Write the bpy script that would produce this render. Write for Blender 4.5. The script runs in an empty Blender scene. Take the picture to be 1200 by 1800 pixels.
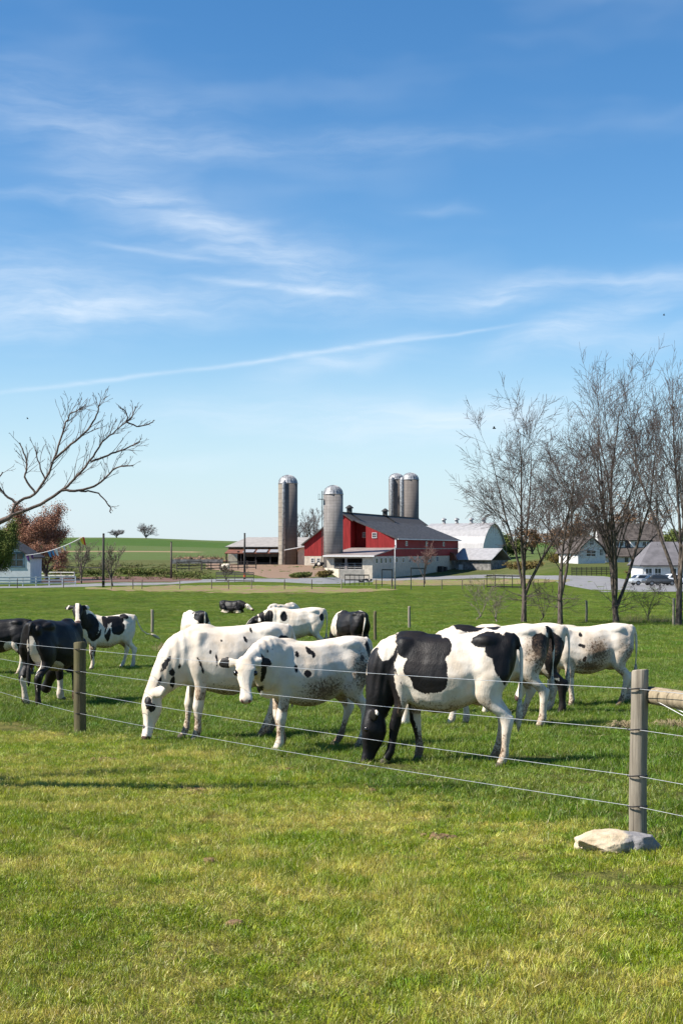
import bpy, bmesh, math, random
import numpy as np
from mathutils import Vector, Matrix

R = math.radians
sc = bpy.context.scene
col = sc.collection

# ------------------------------------------------------------------ camera
F = 2500.0                                   # focal length in pixels of the 1200 x 1800 photograph
HOR = 965.0
PITCH = math.atan((HOR - 900.0) / F)
CAMZ = 1.75
cam_d = bpy.data.cameras.new('camera')
cam = bpy.data.objects.new('camera', cam_d)
col.objects.link(cam)
cam_d.sensor_fit = 'VERTICAL'
cam_d.sensor_height = 36.0
cam_d.lens = 36.0 * F / 1800.0
cam_d.clip_start = 0.1
cam_d.clip_end = 12000
cam.location = (0, 0, CAMZ)
cam.rotation_euler = (R(90) + PITCH, 0, 0)
sc.camera = cam

# ------------------------------------------------------------------ light and sky
SUN_EL, SUN_AZ = R(46), R(-103)               # azimuth measured from +Y (view direction) towards +X
SUN_STRENGTH, SKY_STRENGTH = 5.0, 0.070
sd_ = Vector((math.sin(SUN_AZ) * math.cos(SUN_EL), math.cos(SUN_AZ) * math.cos(SUN_EL), math.sin(SUN_EL)))
sun_d = bpy.data.lights.new('sun', 'SUN')
sun_d.energy = SUN_STRENGTH
sun_d.angle = R(0.5)
sun_d.color = (1.0, 0.945, 0.86)
sun = bpy.data.objects.new('sun', sun_d)
sun.rotation_euler = sd_.to_track_quat('Z', 'Y').to_euler()
col.objects.link(sun)
sc.view_settings.view_transform = 'Standard'
sc.view_settings.look = 'None'
sc.view_settings.exposure = 0.88
sc.view_settings.gamma = 1.0

world = bpy.data.worlds.new('World')
sc.world = world
world.use_nodes = True


class NT:
    """small helper round a node tree"""
    def __init__(s, tree):
        s.t = tree
    def n(s, typ, **kw):
        nd = s.t.nodes.new(typ)
        for k, v in kw.items():
            setattr(nd, k, v)
        return nd
    def link(s, a, b):
        s.t.links.new(a, b)
    def _in(s, sock, v):
        if isinstance(v, bpy.types.NodeSocket):
            s.link(v, sock)
        elif v is not None:
            if hasattr(sock.default_value, '__len__') and not hasattr(v, '__len__'):
                v = [v] * len(sock.default_value)
            if hasattr(v, '__len__') and len(sock.default_value) == 4 and len(v) == 3:
                v = (*v, 1)
            sock.default_value = v
    def m(s, op, a, b=None, c=None, clamp=False):
        nd = s.n('ShaderNodeMath', operation=op)
        nd.use_clamp = clamp
        s._in(nd.inputs[0], a); s._in(nd.inputs[1], b)
        if c is not None: s._in(nd.inputs[2], c)
        return nd.outputs[0]
    def vm(s, op, a, b=None):
        nd = s.n('ShaderNodeVectorMath', operation=op)
        s._in(nd.inputs[0], a); s._in(nd.inputs[1], b)
        return nd.outputs[0]
    def mix(s, f, a, b, blend='MIX'):
        nd = s.n('ShaderNodeMix', data_type='RGBA', blend_type=blend)
        s._in(nd.inputs[0], f); s._in(nd.inputs[6], a); s._in(nd.inputs[7], b)
        return nd.outputs[2]
    def noise(s, vec, scale, detail=3, rough=0.5, dist=0.0):
        nd = s.n('ShaderNodeTexNoise')
        s._in(nd.inputs['Vector'], vec)
        nd.inputs['Scale'].default_value = scale
        nd.inputs['Detail'].default_value = detail
        nd.inputs['Roughness'].default_value = rough
        nd.inputs['Distortion'].default_value = dist
        return nd.outputs[0]
    def ramp(s, v, lo, hi, a=0.0, b=1.0, smooth=True):
        nd = s.n('ShaderNodeMapRange')
        if smooth: nd.interpolation_type = 'SMOOTHSTEP'
        s._in(nd.inputs[0], v)
        nd.inputs[1].default_value = lo; nd.inputs[2].default_value = hi
        nd.inputs[3].default_value = a; nd.inputs[4].default_value = b
        return nd.outputs[0]
    def attr(s, name, typ='GEOMETRY'):
        nd = s.n('ShaderNodeAttribute', attribute_name=name, attribute_type=typ)
        return nd
    def comb(s, x, y, z):
        nd = s.n('ShaderNodeCombineXYZ')
        s._in(nd.inputs[0], x); s._in(nd.inputs[1], y); s._in(nd.inputs[2], z)
        return nd.outputs[0]
    def sep(s, v):
        nd = s.n('ShaderNodeSeparateXYZ'); s._in(nd.inputs[0], v)
        return nd.outputs


def ray(px, py):
    """world direction of a photograph pixel, scaled so that y = 1"""
    cx, cy = (px - 600) / F, (900 - py) / F
    y = math.cos(PITCH) - cy * math.sin(PITCH)
    z = math.sin(PITCH) + cy * math.cos(PITCH)
    return cx / y, z / y


def at(px, py, D):
    u, w = ray(px, py)
    return Vector((u * D, D, CAMZ + w * D))


def azel(px, py):
    u, w = ray(px, py)
    return math.atan2(u, 1.0), math.atan2(w, math.hypot(u, 1.0))


def build_world():
    t = world.node_tree
    for n_ in list(t.nodes): t.nodes.remove(n_)
    N = NT(t)
    out = N.n('ShaderNodeOutputWorld')
    bg = N.n('ShaderNodeBackground')
    bg.inputs[1].default_value = SKY_STRENGTH
    sky = N.n('ShaderNodeTexSky', sky_type='NISHITA')
    sky.sun_disc = False
    sky.sun_elevation = SUN_EL
    sky.sun_rotation = SUN_AZ
    sky.altitude = 100
    sky.air_density = 1.0
    sky.dust_density = 0.0
    sky.ozone_density = 3.0
    tc = N.n('ShaderNodeTexCoord')
    d = N.vm('NORMALIZE', tc.outputs['Generated'])
    x, y, z = N.sep(d)
    az = N.m('ARCTAN2', x, y)
    el = N.m('ARCSINE', z)
    v = N.comb(az, el, 0.0)
    warp = N.noise(N.vm('MULTIPLY', v, (9, 16, 1)), 1.0, 3)
    warp2 = N.noise(N.vm('MULTIPLY', v, (10, 14, 1)), 1.7, 3)
    vw = N.vm('ADD', v, N.comb(N.m('MULTIPLY', N.m('SUBTRACT', warp, 0.5), 0.06), N.m('MULTIPLY', N.m('SUBTRACT', warp2, 0.5), 0.022), 0.0))
    wisp = N.noise(N.vm('MULTIPLY', vw, (10, 60, 1)), 1.0, 6, 0.62)
    wisp2 = N.noise(N.vm('MULTIPLY', vw, (30, 190, 1)), 1.0, 5, 0.6)
    fib = N.m('ADD', N.m('MULTIPLY', wisp, 0.78), N.m('MULTIPLY', wisp2, 0.22))
    fib = N.ramp(fib, 0.30, 0.78)
    avw, evw, _ = N.sep(N.vm('ADD', v, N.comb(0.0, N.m('MULTIPLY', N.m('SUBTRACT', warp2, 0.5), 0.006), 0.0)))
    aww, eww, _ = N.sep(vw)

    def gauss(px, py, rx, ry, tilt, amp, crisp=False):
        a0, e0 = azel(px, py)
        ta = math.radians(tilt)                       # positive = rises to the right
        da = N.m('SUBTRACT', avw if crisp else aww, a0)
        de = N.m('SUBTRACT', evw if crisp else eww, e0)
        ca, sa = math.cos(ta), math.sin(ta)
        p = N.m('ADD', N.m('MULTIPLY', da, ca * F / rx), N.m('MULTIPLY', de, sa * F / rx))
        q = N.m('ADD', N.m('MULTIPLY', da, -sa * F / ry), N.m('MULTIPLY', de, ca * F / ry))
        p2 = N.m('MULTIPLY', p, p)
        if crisp: p2 = N.m('MULTIPLY', p2, p2)
        q2 = N.m('MULTIPLY', q, q)
        return N.m('MULTIPLY', N.m('EXPONENT', N.m('MULTIPLY', N.m('ADD', p2, q2), -1.0)), amp)

    soft = None
    for args in [(330, 385, 210, 40, -22, .42), (500, 465, 210, 60, -14, .42), (260, 540, 260, 36, 3, .50), (60, 545, 160, 60, 0, .35),
                 (870, 520, 130, 24, 6, .62), (1040, 560, 150, 28, 16, .60), (1120, 488, 160, 18, -3, .42), (590, 632, 130, 24, 9, .50),
                 (560, 735, 340, 36, -2, .48), (850, 735, 230, 40, 8, .44), (130, 190, 300, 60, -6, .26), (620, 255, 340, 26, 2, .20),
                 (760, 366, 60, 10, -5, .15), (200, 245, 170, 24, -6, .22), (330, 815, 120, 16, 0, .24), (120, 345, 190, 14, 2, .28),
                 (1080, 600, 200, 24, 8, .28), (60, 470, 180, 60, 0, .30)]:
        g = gauss(*args)
        soft = g if soft is None else N.m('ADD', soft, g)
    trail = None
    for args in [(90, 681, 130, 3.6, 7.5, .28), (330, 651, 200, 3.8, 7.6, .33), (600, 613, 150, 4.6, 9.0, .38), (790, 588, 110, 3.0, 7.5, .32),
                 (490, 506, 140, 6.0, -5.5, .38), (285, 446, 110, 4.5, -7, .22)]:
        g = gauss(*args, crisp=True)
        trail = g if trail is None else N.m('ADD', trail, g)
    veil = 0.0
    soft_d = N.m('MULTIPLY', soft, N.m('ADD', N.m('MULTIPLY', fib, 0.80), 0.24))
    gen = N.m('MULTIPLY', N.ramp(N.noise(N.vm('MULTIPLY', vw, (4, 15, 1)), 1.0, 3), 0.45, 0.75), 0.13)
    dens = N.m('ADD', N.m('ADD', soft_d, N.m('MULTIPLY', trail, N.ramp(wisp2, 0.2, 0.6, 0.35, 0.85))), N.m('ADD', gen, veil))
    dens = N.m('MINIMUM', N.m('MAXIMUM', dens, 0.0), 0.85)
    hs = N.n('ShaderNodeHueSaturation'); hs.inputs['Saturation'].default_value = 1.28; hs.inputs['Value'].default_value = 1.17
    N.link(sky.outputs[0], hs.inputs['Color'])
    low = N.mix(N.ramp(el, -0.01, 0.17, 0.80, 0.0), hs.outputs[0], (4.7, 6.1, 7.4))
    c = N.mix(dens, low, (6.8, 7.6, 8.5))
    N.link(c, bg.inputs[0])
    N.link(bg.outputs[0], out.inputs[0])


build_world()

# ------------------------------------------------------------------ terrain function
def pchip(xs, ys):
    xs, ys = np.array(xs, float), np.array(ys, float)
    h, dl = np.diff(xs), np.diff(ys) / np.diff(xs)
    m = np.zeros_like(xs)
    m[0], m[-1] = dl[0], dl[-1]
    for i in range(1, len(xs) - 1):
        if dl[i - 1] * dl[i] > 0:
            w1, w2 = 2 * h[i] + h[i - 1], h[i] + 2 * h[i - 1]
            m[i] = (w1 + w2) / (w1 / dl[i - 1] + w2 / dl[i])
    def f(q):
        q = np.clip(np.asarray(q, float), xs[0], xs[-1])
        i = np.clip(np.searchsorted(xs, q) - 1, 0, len(xs) - 2)
        t = (q - xs[i]) / h[i]
        return ((1 + 2 * t) * (1 - t) ** 2 * ys[i] + t * (1 - t) ** 2 * h[i] * m[i] + t * t * (3 - 2 * t) * ys[i + 1] + t * t * (t - 1) * h[i] * m[i + 1])
    return f

NEAR = [(-60, 1.75), (0, 1.75), (6, 1.97), (10.4, 2.14), (14.5, 2.28), (20, 2.52), (25, 2.72), (34, 3.02), (50, 3.45), (70, 4.0), (100, 4.4), (130, 4.55), (160, 4.65)]
def tab(far):
    p = NEAR + far
    return pchip([a for a, _ in p], [b for _, b in p])
DROP_L = tab([(200, 5.0), (240, 5.1), (270, 4.7), (316, 4.1), (400, 2.8), (500, 0.6), (600, -2.6), (700, -5.6), (760, -6.0), (1000, 2), (3000, 20), (9000, 60)])
DROP_C = tab([(200, 5.0), (240, 5.2), (270, 5.0), (300, 4.2), (316, 3.8), (340, 3.6), (400, 3.0), (500, 1.0), (600, -1.0), (700, -3.5), (760, -4.0), (1000, 2), (3000, 20), (9000, 60)])
DROP_B = tab([(200, 5.2), (240, 5.6), (290, 6.15), (316, 6.3), (345, 5.9), (380, 4.6), (420, 2.7), (500, 1.0), (600, -1.0), (700, -3.5), (760, -4.0), (1000, 2), (3000, 20), (9000, 60)])
DROP_R = tab([(200, 5.0), (230, 4.9), (260, 4.2), (300, 3.1), (400, 2.2), (500, 0.5), (600, -1.5), (700, -3.2), (760, -3.5), (1000, 2), (3000, 20), (9000, 60)])
def sst(a, b, v):
    t = np.clip((v - a) / (b - a), 0, 1)
    return t * t * (3 - 2 * t)
def gz(x, y):
    x = np.asarray(x, float); y = np.asarray(y, float)
    u = x / np.maximum(y, 60.0)
    L, C_, B, R_ = DROP_L(y), DROP_C(y), DROP_B(y), DROP_R(y)
    d = L + (C_ - L) * sst(-0.16, -0.06, u)
    d = d + (B - d) * sst(-0.014, 0.002, u)
    d = d + (R_ - d) * sst(0.10, 0.155, u)
    z = CAMZ - d
    wob = 0.02 * np.sin(x * 0.9 + 1.3 * np.sin(y * 0.43)) * np.sin(y * 0.7 + 0.6) + 0.05 * np.sin(x * 0.21 + 2) * np.sin(y * 0.17)
    return z + wob * sst(3, 9, y)
def G(x, y, dz=0.0):
    return Vector((x, y, float(gz(x, y)) + dz))
def P(px, py, dz=0.0):
    """the point of the ground that shows at this pixel of the photograph"""
    u, w = ray(px, py)
    D = np.concatenate([np.arange(3, 60, 0.05), np.arange(60, 760, 0.25)])
    below = CAMZ + w * D - gz(u * D, D)
    i = int(np.argmax(below <= 0)) if (below <= 0).any() else len(D) - 1
    return G(u * D[i], D[i], dz)
def PD(px, D, dz=0.0):
    u, _ = ray(px, 965)
    return G(u * D, D, dz)

# ------------------------------------------------------------------ mesh helpers
class MB:
    """collects shapes for ONE mesh"""
    def __init__(s):
        s.v, s.f, s.mi = [], [], []
        s.cur = 0
    def add(s, vs, fs):
        o = len(s.v)
        s.v.extend([tuple(p) for p in vs])
        s.f.extend([tuple(i + o for i in f) for f in fs])
        s.mi.extend([s.cur] * len(fs))
        return s
    def box(s, c, size, ax=None, ay=None, az=None):
        c = Vector(c); hx, hy, hz = [q / 2 for q in size]
        ax = Vector(ax) if ax is not None else Vector((1, 0, 0))
        ay = Vector(ay) if ay is not None else Vector((0, 1, 0))
        az = Vector(az) if az is not None else Vector((0, 0, 1))
        vs = [c + ax * (i * hx) + ay * (j * hy) + az * (k * hz) for k in (-1, 1) for j in (-1, 1) for i in (-1, 1)]
        return s.add(vs, [(0, 2, 3, 1), (4, 5, 7, 6), (0, 1, 5, 4), (2, 6, 7, 3), (0, 4, 6, 2), (1, 3, 7, 5)])
    def bar(s, a, b, w, h, up=(0, 0, 1)):
        a, b = Vector(a), Vector(b)
        d = b - a; L = d.length; d.normalize()
        sd = d.cross(Vector(up))
        if sd.length < 1e-4: sd = Vector((1, 0, 0))
        sd.normalize(); u = sd.cross(d)
        return s.box((a + b) / 2, (L, w, h), d, sd, u)
    def tube(s, pts, rad, n=8, cap=True):
        pts = [Vector(p) for p in pts]
        if not hasattr(rad, '__len__'): rad = [rad] * len(pts)
        o = []; prev = None
        for i, p in enumerate(pts):
            d = (pts[min(i + 1, len(pts) - 1)] - pts[max(i - 1, 0)])
            if d.length < 1e-9: d = Vector((0, 0, 1))
            d.normalize()
            if prev is None:
                a = d.orthogonal().normalized()
            else:
                a = prev - d * prev.dot(d)
                a = a.normalized() if a.length > 1e-6 else d.orthogonal().normalized()
            prev = a; b = d.cross(a)
            o.append([p + (a * math.cos(2 * math.pi * k / n) + b * math.sin(2 * math.pi * k / n)) * rad[i] for k in range(n)])
        return s.rings(o, cap)
    def rings(s, rs, cap=True):
        n = len(rs[0]); vs = [p for r in rs for p in r]; fs = []
        for i in range(len(rs) - 1):
            for k in range(n):
                fs.append((i * n + k, i * n + (k + 1) % n, (i + 1) * n + (k + 1) % n, (i + 1) * n + k))
        if cap:
            fs.append(tuple(range(n - 1, -1, -1)))
            fs.append(tuple((len(rs) - 1) * n + k for k in range(n)))
        return s.add(vs, fs)
    def lathe(s, c, prof, n=24, cap=True):
        c = Vector(c)
        return s.rings([[c + Vector((r * math.cos(2 * math.pi * k / n), r * math.sin(2 * math.pi * k / n), z)) for k in range(n)] for r, z in prof], cap)
    def ell(s, c, r, n=14, m=8, ax=None):
        c = Vector(c); rs = []
        for i in range(1, m):
            t = -math.pi / 2 + math.pi * i / m
            rs.append([Vector((r[0] * math.cos(t) * math.cos(2 * math.pi * k / n), r[1] * math.cos(t) * math.sin(2 * math.pi * k / n), r[2] * math.sin(t))) for k in range(n)])
        if ax is not None: rs = [[ax @ p for p in q] for q in rs]
        return s.rings([[c + p for p in q] for q in rs])
    def prism(s, poly, ext):
        """poly: list of 3-D points in one plane, extruded by ext"""
        poly = [Vector(p) for p in poly]; ext = Vector(ext); n = len(poly)
        vs = poly + [p + ext for p in poly]
        fs = [tuple(range(n - 1, -1, -1)), tuple(range(n, 2 * n))]
        fs += [(i, (i + 1) % n, n + (i + 1) % n, n + i) for i in range(n)]
        return s.add(vs, fs)
    def build(s, name, mat, parent=None, smooth=False, recenter=True):
        me = bpy.data.meshes.new(name)
        vs = np.array(s.v, float).reshape(-1, 3)
        org = Vector((0, 0, 0))
        if recenter and parent is None and len(vs):
            lo, hi = vs.min(0), vs.max(0)
            org = Vector(((lo[0] + hi[0]) / 2, (lo[1] + hi[1]) / 2, lo[2]))
        if parent is not None and parent.get('_org') is not None:
            org = Vector(parent['_org'])
        me.from_pydata([tuple(p) for p in (vs - np.array(org))], [], s.f)
        mats = mat if isinstance(mat, (list, tuple)) else [mat]
        for m_ in mats: me.materials.append(m_)
        if len(mats) > 1: me.polygons.foreach_set('material_index', s.mi)
        bm = bmesh.new(); bm.from_mesh(me)
        bmesh.ops.recalc_face_normals(bm, faces=bm.faces)
        bm.to_mesh(me); bm.free()
        if smooth: me.polygons.foreach_set('use_smooth', [True] * len(me.polygons))
        me.update()
        o = bpy.data.objects.new(name, me)
        col.objects.link(o)
        if parent is not None:
            o.parent = parent
            o['_org'] = tuple(org)
        else:
            o.location = org
            o['_org'] = tuple(org)
        return o

def tag(o, label=None, cat=None, group=None, kind=None):
    if label: o['label'] = label
    if cat: o['category'] = cat
    if group: o['group'] = group
    if kind: o['kind'] = kind
    return o

def empty(name, loc, label=None, cat=None, group=None):
    """an Empty at the thing's base; children are built in world coordinates and shifted to it"""
    o = bpy.data.objects.new(name, None)
    col.objects.link(o)
    o.location = loc
    o.empty_display_size = 0.3
    o['_org'] = tuple(loc)
    return tag(o, label, cat, group)

# ------------------------------------------------------------------ materials
def mat(name, base, rough=0.7, var=0.15, scale=3.0, spec=0.3, metal=0.0, bump=0.0, bscale=20.0, coord='Object', stretch=(1, 1, 1), base2=None, detail=4):
    m = bpy.data.materials.new(name)
    m.use_nodes = True
    N = NT(m.node_tree)
    b = m.node_tree.nodes['Principled BSDF']
    tc = N.n('ShaderNodeTexCoord')
    v = tc.outputs['Object']
    if stretch != (1, 1, 1): v = N.vm('MULTIPLY', v, stretch)
    nz = N.noise(v, scale, detail, 0.6)
    c2 = base2 if base2 is not None else tuple(q * (1 - 2 * var) for q in base)
    c1 = base if base2 is not None else tuple(min(1, q * (1 + var)) for q in base)
    N.link(N.mix(N.ramp(nz, 0.3, 0.7), c1, c2), b.inputs['Base Color'])
    b.inputs['Roughness'].default_value = rough
    b.inputs['Specular IOR Level'].default_value = spec
    b.inputs['Metallic'].default_value = metal
    if bump:
        bp = N.n('ShaderNodeBump')
        bp.inputs['Strength'].default_value = bump
        bp.inputs['Distance'].default_value = 0.02
        N.link(N.noise(v, bscale, 4, 0.6), bp.inputs['Height'])
        N.link(bp.outputs[0], b.inputs['Normal'])
    return m
# ------------------------------------------------------------------ ground and grass colours
A1, A2 = P(143, 1289), P(1121, 1482)          # the two foreground fence posts stand here
FN = Vector((-(A2 - A1).y, (A2 - A1).x, 0)).normalized()
if FN.y > 0: FN = -FN                          # towards the camera

def fence_side(x, y):
    """metres in front of the foreground fence line (positive = mown lawn)"""
    return (x - A1.x) * FN.x + (y - A1.y) * FN.y

def grass_colour(N, lawn, pos):
    """colour of living grass from its position on the ground; returns (colour, dryness)"""
    big = N.noise(pos, 0.42, 3, 0.55)
    mid = N.noise(pos, 1.9, 4, 0.6)
    small = N.noise(pos, 9.0, 3, 0.6)
    wide = N.m('ADD', 0.70, N.m('MULTIPLY', N.noise(N.vm('MULTIPLY', pos, (1.6, 1, 0)), 0.075, 4, 0.6), 0.60))
    if lawn:
        dry = N.ramp(N.m('ADD', N.m('ADD', N.m('MULTIPLY', big, 0.42), N.m('MULTIPLY', mid, 0.46)), N.m('MULTIPLY', small, 0.20)), 0.46, 0.63)
        g = N.mix(small, (0.120, 0.205, 0.010), (0.285, 0.345, 0.030))
        d = N.mix(small, (0.46, 0.44, 0.070), (0.62, 0.54, 0.16))
        return N.mix(1.0, N.mix(N.m('MULTIPLY', dry, 0.80), g, d), N.comb(wide, wide, wide), 'MULTIPLY'), dry
    tone = N.ramp(N.m('ADD', N.m('MULTIPLY', big, 0.55), N.m('MULTIPLY', mid, 0.45)), 0.42, 0.60)
    g = N.mix(small, (0.058, 0.124, 0.007), (0.148, 0.232, 0.018))
    d = N.mix(small, (0.150, 0.216, 0.022), (0.250, 0.285, 0.052))
    return N.mix(1.0, N.mix(N.m('MULTIPLY', tone, 0.85), g, d), N.comb(wide, wide, wide), 'MULTIPLY'), tone

def blade_material(name, lawn):
    m = bpy.data.materials.new(name); m.use_nodes = True
    t = m.node_tree; N = NT(t)
    for n_ in list(t.nodes): t.nodes.remove(n_)
    out = N.n('ShaderNodeOutputMaterial')
    pos = N.n('ShaderNodeNewGeometry').outputs['Position']
    c, dry = grass_colour(N, lawn, N.vm('MULTIPLY', pos, (1, 1, 0)))
    rnd = N.n('ShaderNodeObjectInfo').outputs['Random']
    bl = N.attr('tint').outputs['Fac']
    straw = N.ramp(N.m('ADD', bl, N.m('MULTIPLY', dry, 0.10 if lawn else .0)), 0.92 if lawn else .955, 0.97 if lawn else .965)
    c = N.mix(N.m('MULTIPLY', straw, 0.85), c, (0.46, 0.40, 0.20))
    hv = N.n('ShaderNodeHueSaturation')
    N.link(c, hv.inputs['Color'])
    N.link(N.m('ADD', 0.468, N.m('MULTIPLY', N.m('FRACT', N.m('MULTIPLY', rnd, 13.7)), 0.06)), hv.inputs['Hue'])
    N.link(N.m('MULTIPLY', N.m('ADD', 0.72, N.m('MULTIPLY', N.m('FRACT', N.m('MULTIPLY', bl, 7.3)), 0.56)), N.m('ADD', 0.58, N.m('MULTIPLY', rnd, 0.86))), hv.inputs['Value'])
    hv.inputs['Saturation'].default_value = 1.07 if lawn else 1.05
    df = N.n('ShaderNodeBsdfDiffuse'); tr = N.n('ShaderNodeBsdfTranslucent'); gl = N.n('ShaderNodeBsdfGlossy')
    gl.inputs['Roughness'].default_value = 0.5
    for nd in (df, tr): N.link(hv.outputs[0], nd.inputs[0])
    mx = N.n('ShaderNodeMixShader'); mx.inputs[0].default_value = 0.28
    N.link(df.outputs[0], mx.inputs[1]); N.link(tr.outputs[0], mx.inputs[2])
    m2 = N.n('ShaderNodeMixShader'); m2.inputs[0].default_value = 0.045
    N.link(mx.outputs[0], m2.inputs[1]); N.link(gl.outputs[0], m2.inputs[2])
    N.link(m2.outputs[0], out.inputs[0])
    return m

def ground_material():
    m = bpy.data.materials.new('field_ground'); m.use_nodes = True
    t = m.node_tree; N = NT(t)
    b = t.nodes['Principled BSDF']
    pos = N.n('ShaderNodeNewGeometry').outputs['Position']
    p2 = N.vm('MULTIPLY', pos, (1, 1, 0))
    cl, dl = grass_colour(N, True, p2)
    cp, dp = grass_colour(N, False, p2)
    x, y, z = N.sep(pos)
    c = N.mix(N.attr('lawn').outputs['Fac'], cp, cl)
    soil = N.mix(N.noise(p2, 14, 4), (0.075, 0.055, 0.030), (0.17, 0.13, 0.070))
    near = N.ramp(y, 18, 60, 0.55, 0.0)
    c = N.mix(near, c, soil)
    c = N.mix(1.0, c, (0.52, 0.50, 0.55), 'MULTIPLY')        # self-shade of standing grass multiplied into the ground colour
    # the hill: strips of crops with a bare track between
    hill = N.ramp(N.m('ADD', y, N.m('MULTIPLY', N.m('SUBTRACT', N.noise(p2, 0.03, 2), 0.5), 14)), 228, 300)
    hn = N.noise(N.vm('MULTIPLY', p2, (0.05, 0.45, 0)), 1.0, 4, 0.6)
    rough = N.mix(N.ramp(hn, 0.38, 0.62), (0.045, 0.068, 0.018), (0.125, 0.120, 0.048))
    crop = N.mix(N.ramp(hn, 0.3, 0.7), (0.046, 0.090, 0.020), (0.068, 0.115, 0.027))
    crop2 = N.mix(N.ramp(hn, 0.3, 0.7), (0.070, 0.110, 0.032), (0.105, 0.130, 0.048))
    yw = N.m('ADD', y, N.m('MULTIPLY', N.m('SUBTRACT', N.noise(p2, 0.02, 2), 0.5), 8))
    hc = N.mix(N.ramp(yw, 385, 392), rough, crop2)
    hc = N.mix(N.ramp(yw, 560, 566), hc, crop)
    hc = N.mix(N.ramp(yw, 655, 668), hc, crop2)
    trk = N.m('MULTIPLY', N.ramp(N.m('ABSOLUTE', N.m('SUBTRACT', yw, 492)), 5, 8, 1, 0), N.ramp(x, -52, -46, 1, 0))
    hc = N.mix(trk, hc, (0.26, 0.19, 0.115))
    c = N.mix(hill, c, hc)
    # worn soil, painted per vertex as bare patches of the ground itself
    N.link(c, b.inputs['Base Color'])
    b.inputs['Roughness'].default_value = 0.95
    b.inputs['Specular IOR Level'].default_value = 0.05
    bp = N.n('ShaderNodeBump'); bp.inputs['Strength'].default_value = 0.9; bp.inputs['Distance'].default_value = 0.12
    N.link(N.m('ADD', N.noise(p2, 5, 4, 0.7), N.noise(p2, 1.3, 3, 0.6)), bp.inputs['Height'])
    N.link(bp.outputs[0], b.inputs['Normal'])
    return m

M_GROUND = ground_material()

def make_ground():
    xs = np.concatenate([-np.geomspace(60, 4000, 26)[::-1], np.arange(-58, -12, 2.0), np.arange(-12, 12, 0.5), np.arange(12, 60, 2.0), np.geomspace(62, 4000, 26)])
    ys = np.concatenate([np.arange(-50, 3, 4.0), np.arange(3, 40, 0.5), np.arange(40, 420, 2.0), np.arange(420, 800, 8.0), np.geomspace(808, 9000, 24)])
    X, Y = np.meshgrid(xs, ys)
    Z = gz(X, Y)
    nx = len(xs)
    v = np.stack([X.ravel(), Y.ravel(), Z.ravel()], 1)
    i = np.arange((len(ys) - 1) * (nx - 1)); r, c = i // (nx - 1), i % (nx - 1)
    q = r * nx + c
    f = np.stack([q, q + 1, q + nx + 1, q + nx], 1)
    me = bpy.data.meshes.new('ground')
    me.from_pydata(v.tolist(), [], f.tolist())
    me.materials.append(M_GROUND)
    me.polygons.foreach_set('use_smooth', [True] * len(f))
    a = me.attributes.new('lawn', 'FLOAT', 'POINT')
    a.data.foreach_set('value', sst(-.4, .5, fence_side(v[:, 0], v[:, 1])).astype(np.float32))
    o = bpy.data.objects.new('ground', me); col.objects.link(o)
    tag(o, 'green rolling farm ground with mown lawn, pasture and distant crop strips', 'ground', kind='structure')
    return o
make_ground()

def drape(name, cols, material, dz, label, cat, rows=10, ragged=0.0, seed=3, step=3.0, kind='structure'):
    """a sheet lying on the ground; cols = (px, y_far, y_near) of the photograph, interpolated"""
    rs = np.random.RandomState(seed)
    cx = np.array([c[0] for c in cols], float)
    pxs = np.arange(cx[0], cx[-1] + .01, step)
    y0 = np.interp(pxs, cx, [c[1] for c in cols]); y1 = np.interp(pxs, cx, [c[2] for c in cols])
    j0 = np.convolve(rs.normal(size=len(pxs) + 4), [.2, .2, .2, .2, .2], 'valid'); j1 = np.convolve(rs.normal(size=len(pxs) + 4), [.2, .2, .2, .2, .2], 'valid')
    y0 = y0 + j0 * ragged; y1 = y1 + j1 * ragged
    vs, fs = [], []
    for i, px in enumerate(pxs):
        a, b_ = P(px, y0[i]), P(px, max(y1[i], y0[i] + .3))
        for k in range(rows + 1):
            t = k / rows
            q = a.lerp(b_, t)
            vs.append(G(q.x, q.y, dz))
    for i in range(len(pxs) - 1):
        for k in range(rows):
            q = i * (rows + 1) + k
            fs.append((q, q + 1, q + rows + 2, q + rows + 1))
    b = MB(); b.add(vs, fs)
    o = b.build(name, material)
    return tag(o, label, cat, kind=kind)

# ------------------------------------------------------------------ grass (too many blades to count: one object per kind of sward)
def tuft_mesh(name, material, rs, n, rad, hmin, hmax, w, lean, seg=2):
    vs, fs, tint = [], [], []
    for i in range(n):
        a = rs.uniform(0, 6.283); r = rad * math.sqrt(rs.uniform())
        x, y = r * math.cos(a), r * math.sin(a)
        h = rs.uniform(hmin, hmax); ww = w * rs.uniform(.6, 1.25)
        fa = rs.uniform(0, 6.283); la = rs.uniform(0, 6.283); l = lean * h * rs.uniform(.15, 1.0) ** 1.2
        dx, dy = math.cos(fa) * ww / 2, math.sin(fa) * ww / 2
        lx, ly = math.cos(la) * l, math.sin(la) * l
        o = len(vs); tn = rs.uniform()
        vs += [(x - dx, y - dy, -.02), (x + dx, y + dy, -.02)]
        zt = h * (1 - .25 * (l / h) ** 2) if h else 0
        if seg == 2:
            vs += [(x + lx * .32 - dx * .8, y + ly * .32 - dy * .8, zt * .58), (x + lx * .32 + dx * .8, y + ly * .32 + dy * .8, zt * .58)]
            vs.append((x + lx, y + ly, zt))
            fs += [(o, o + 1, o + 3, o + 2), (o + 2, o + 3, o + 4)]; tint += [tn] * 5
        else:
            vs.append((x + lx, y + ly, zt)); fs.append((o, o + 1, o + 2)); tint += [tn] * 3
    me = bpy.data.meshes.new(name); me.from_pydata(vs, [], fs)
    me.materials.append(material)
    a = me.attributes.new('tint', 'FLOAT', 'POINT'); a.data.foreach_set('value', np.array(tint, np.float32))
    return me

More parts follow.
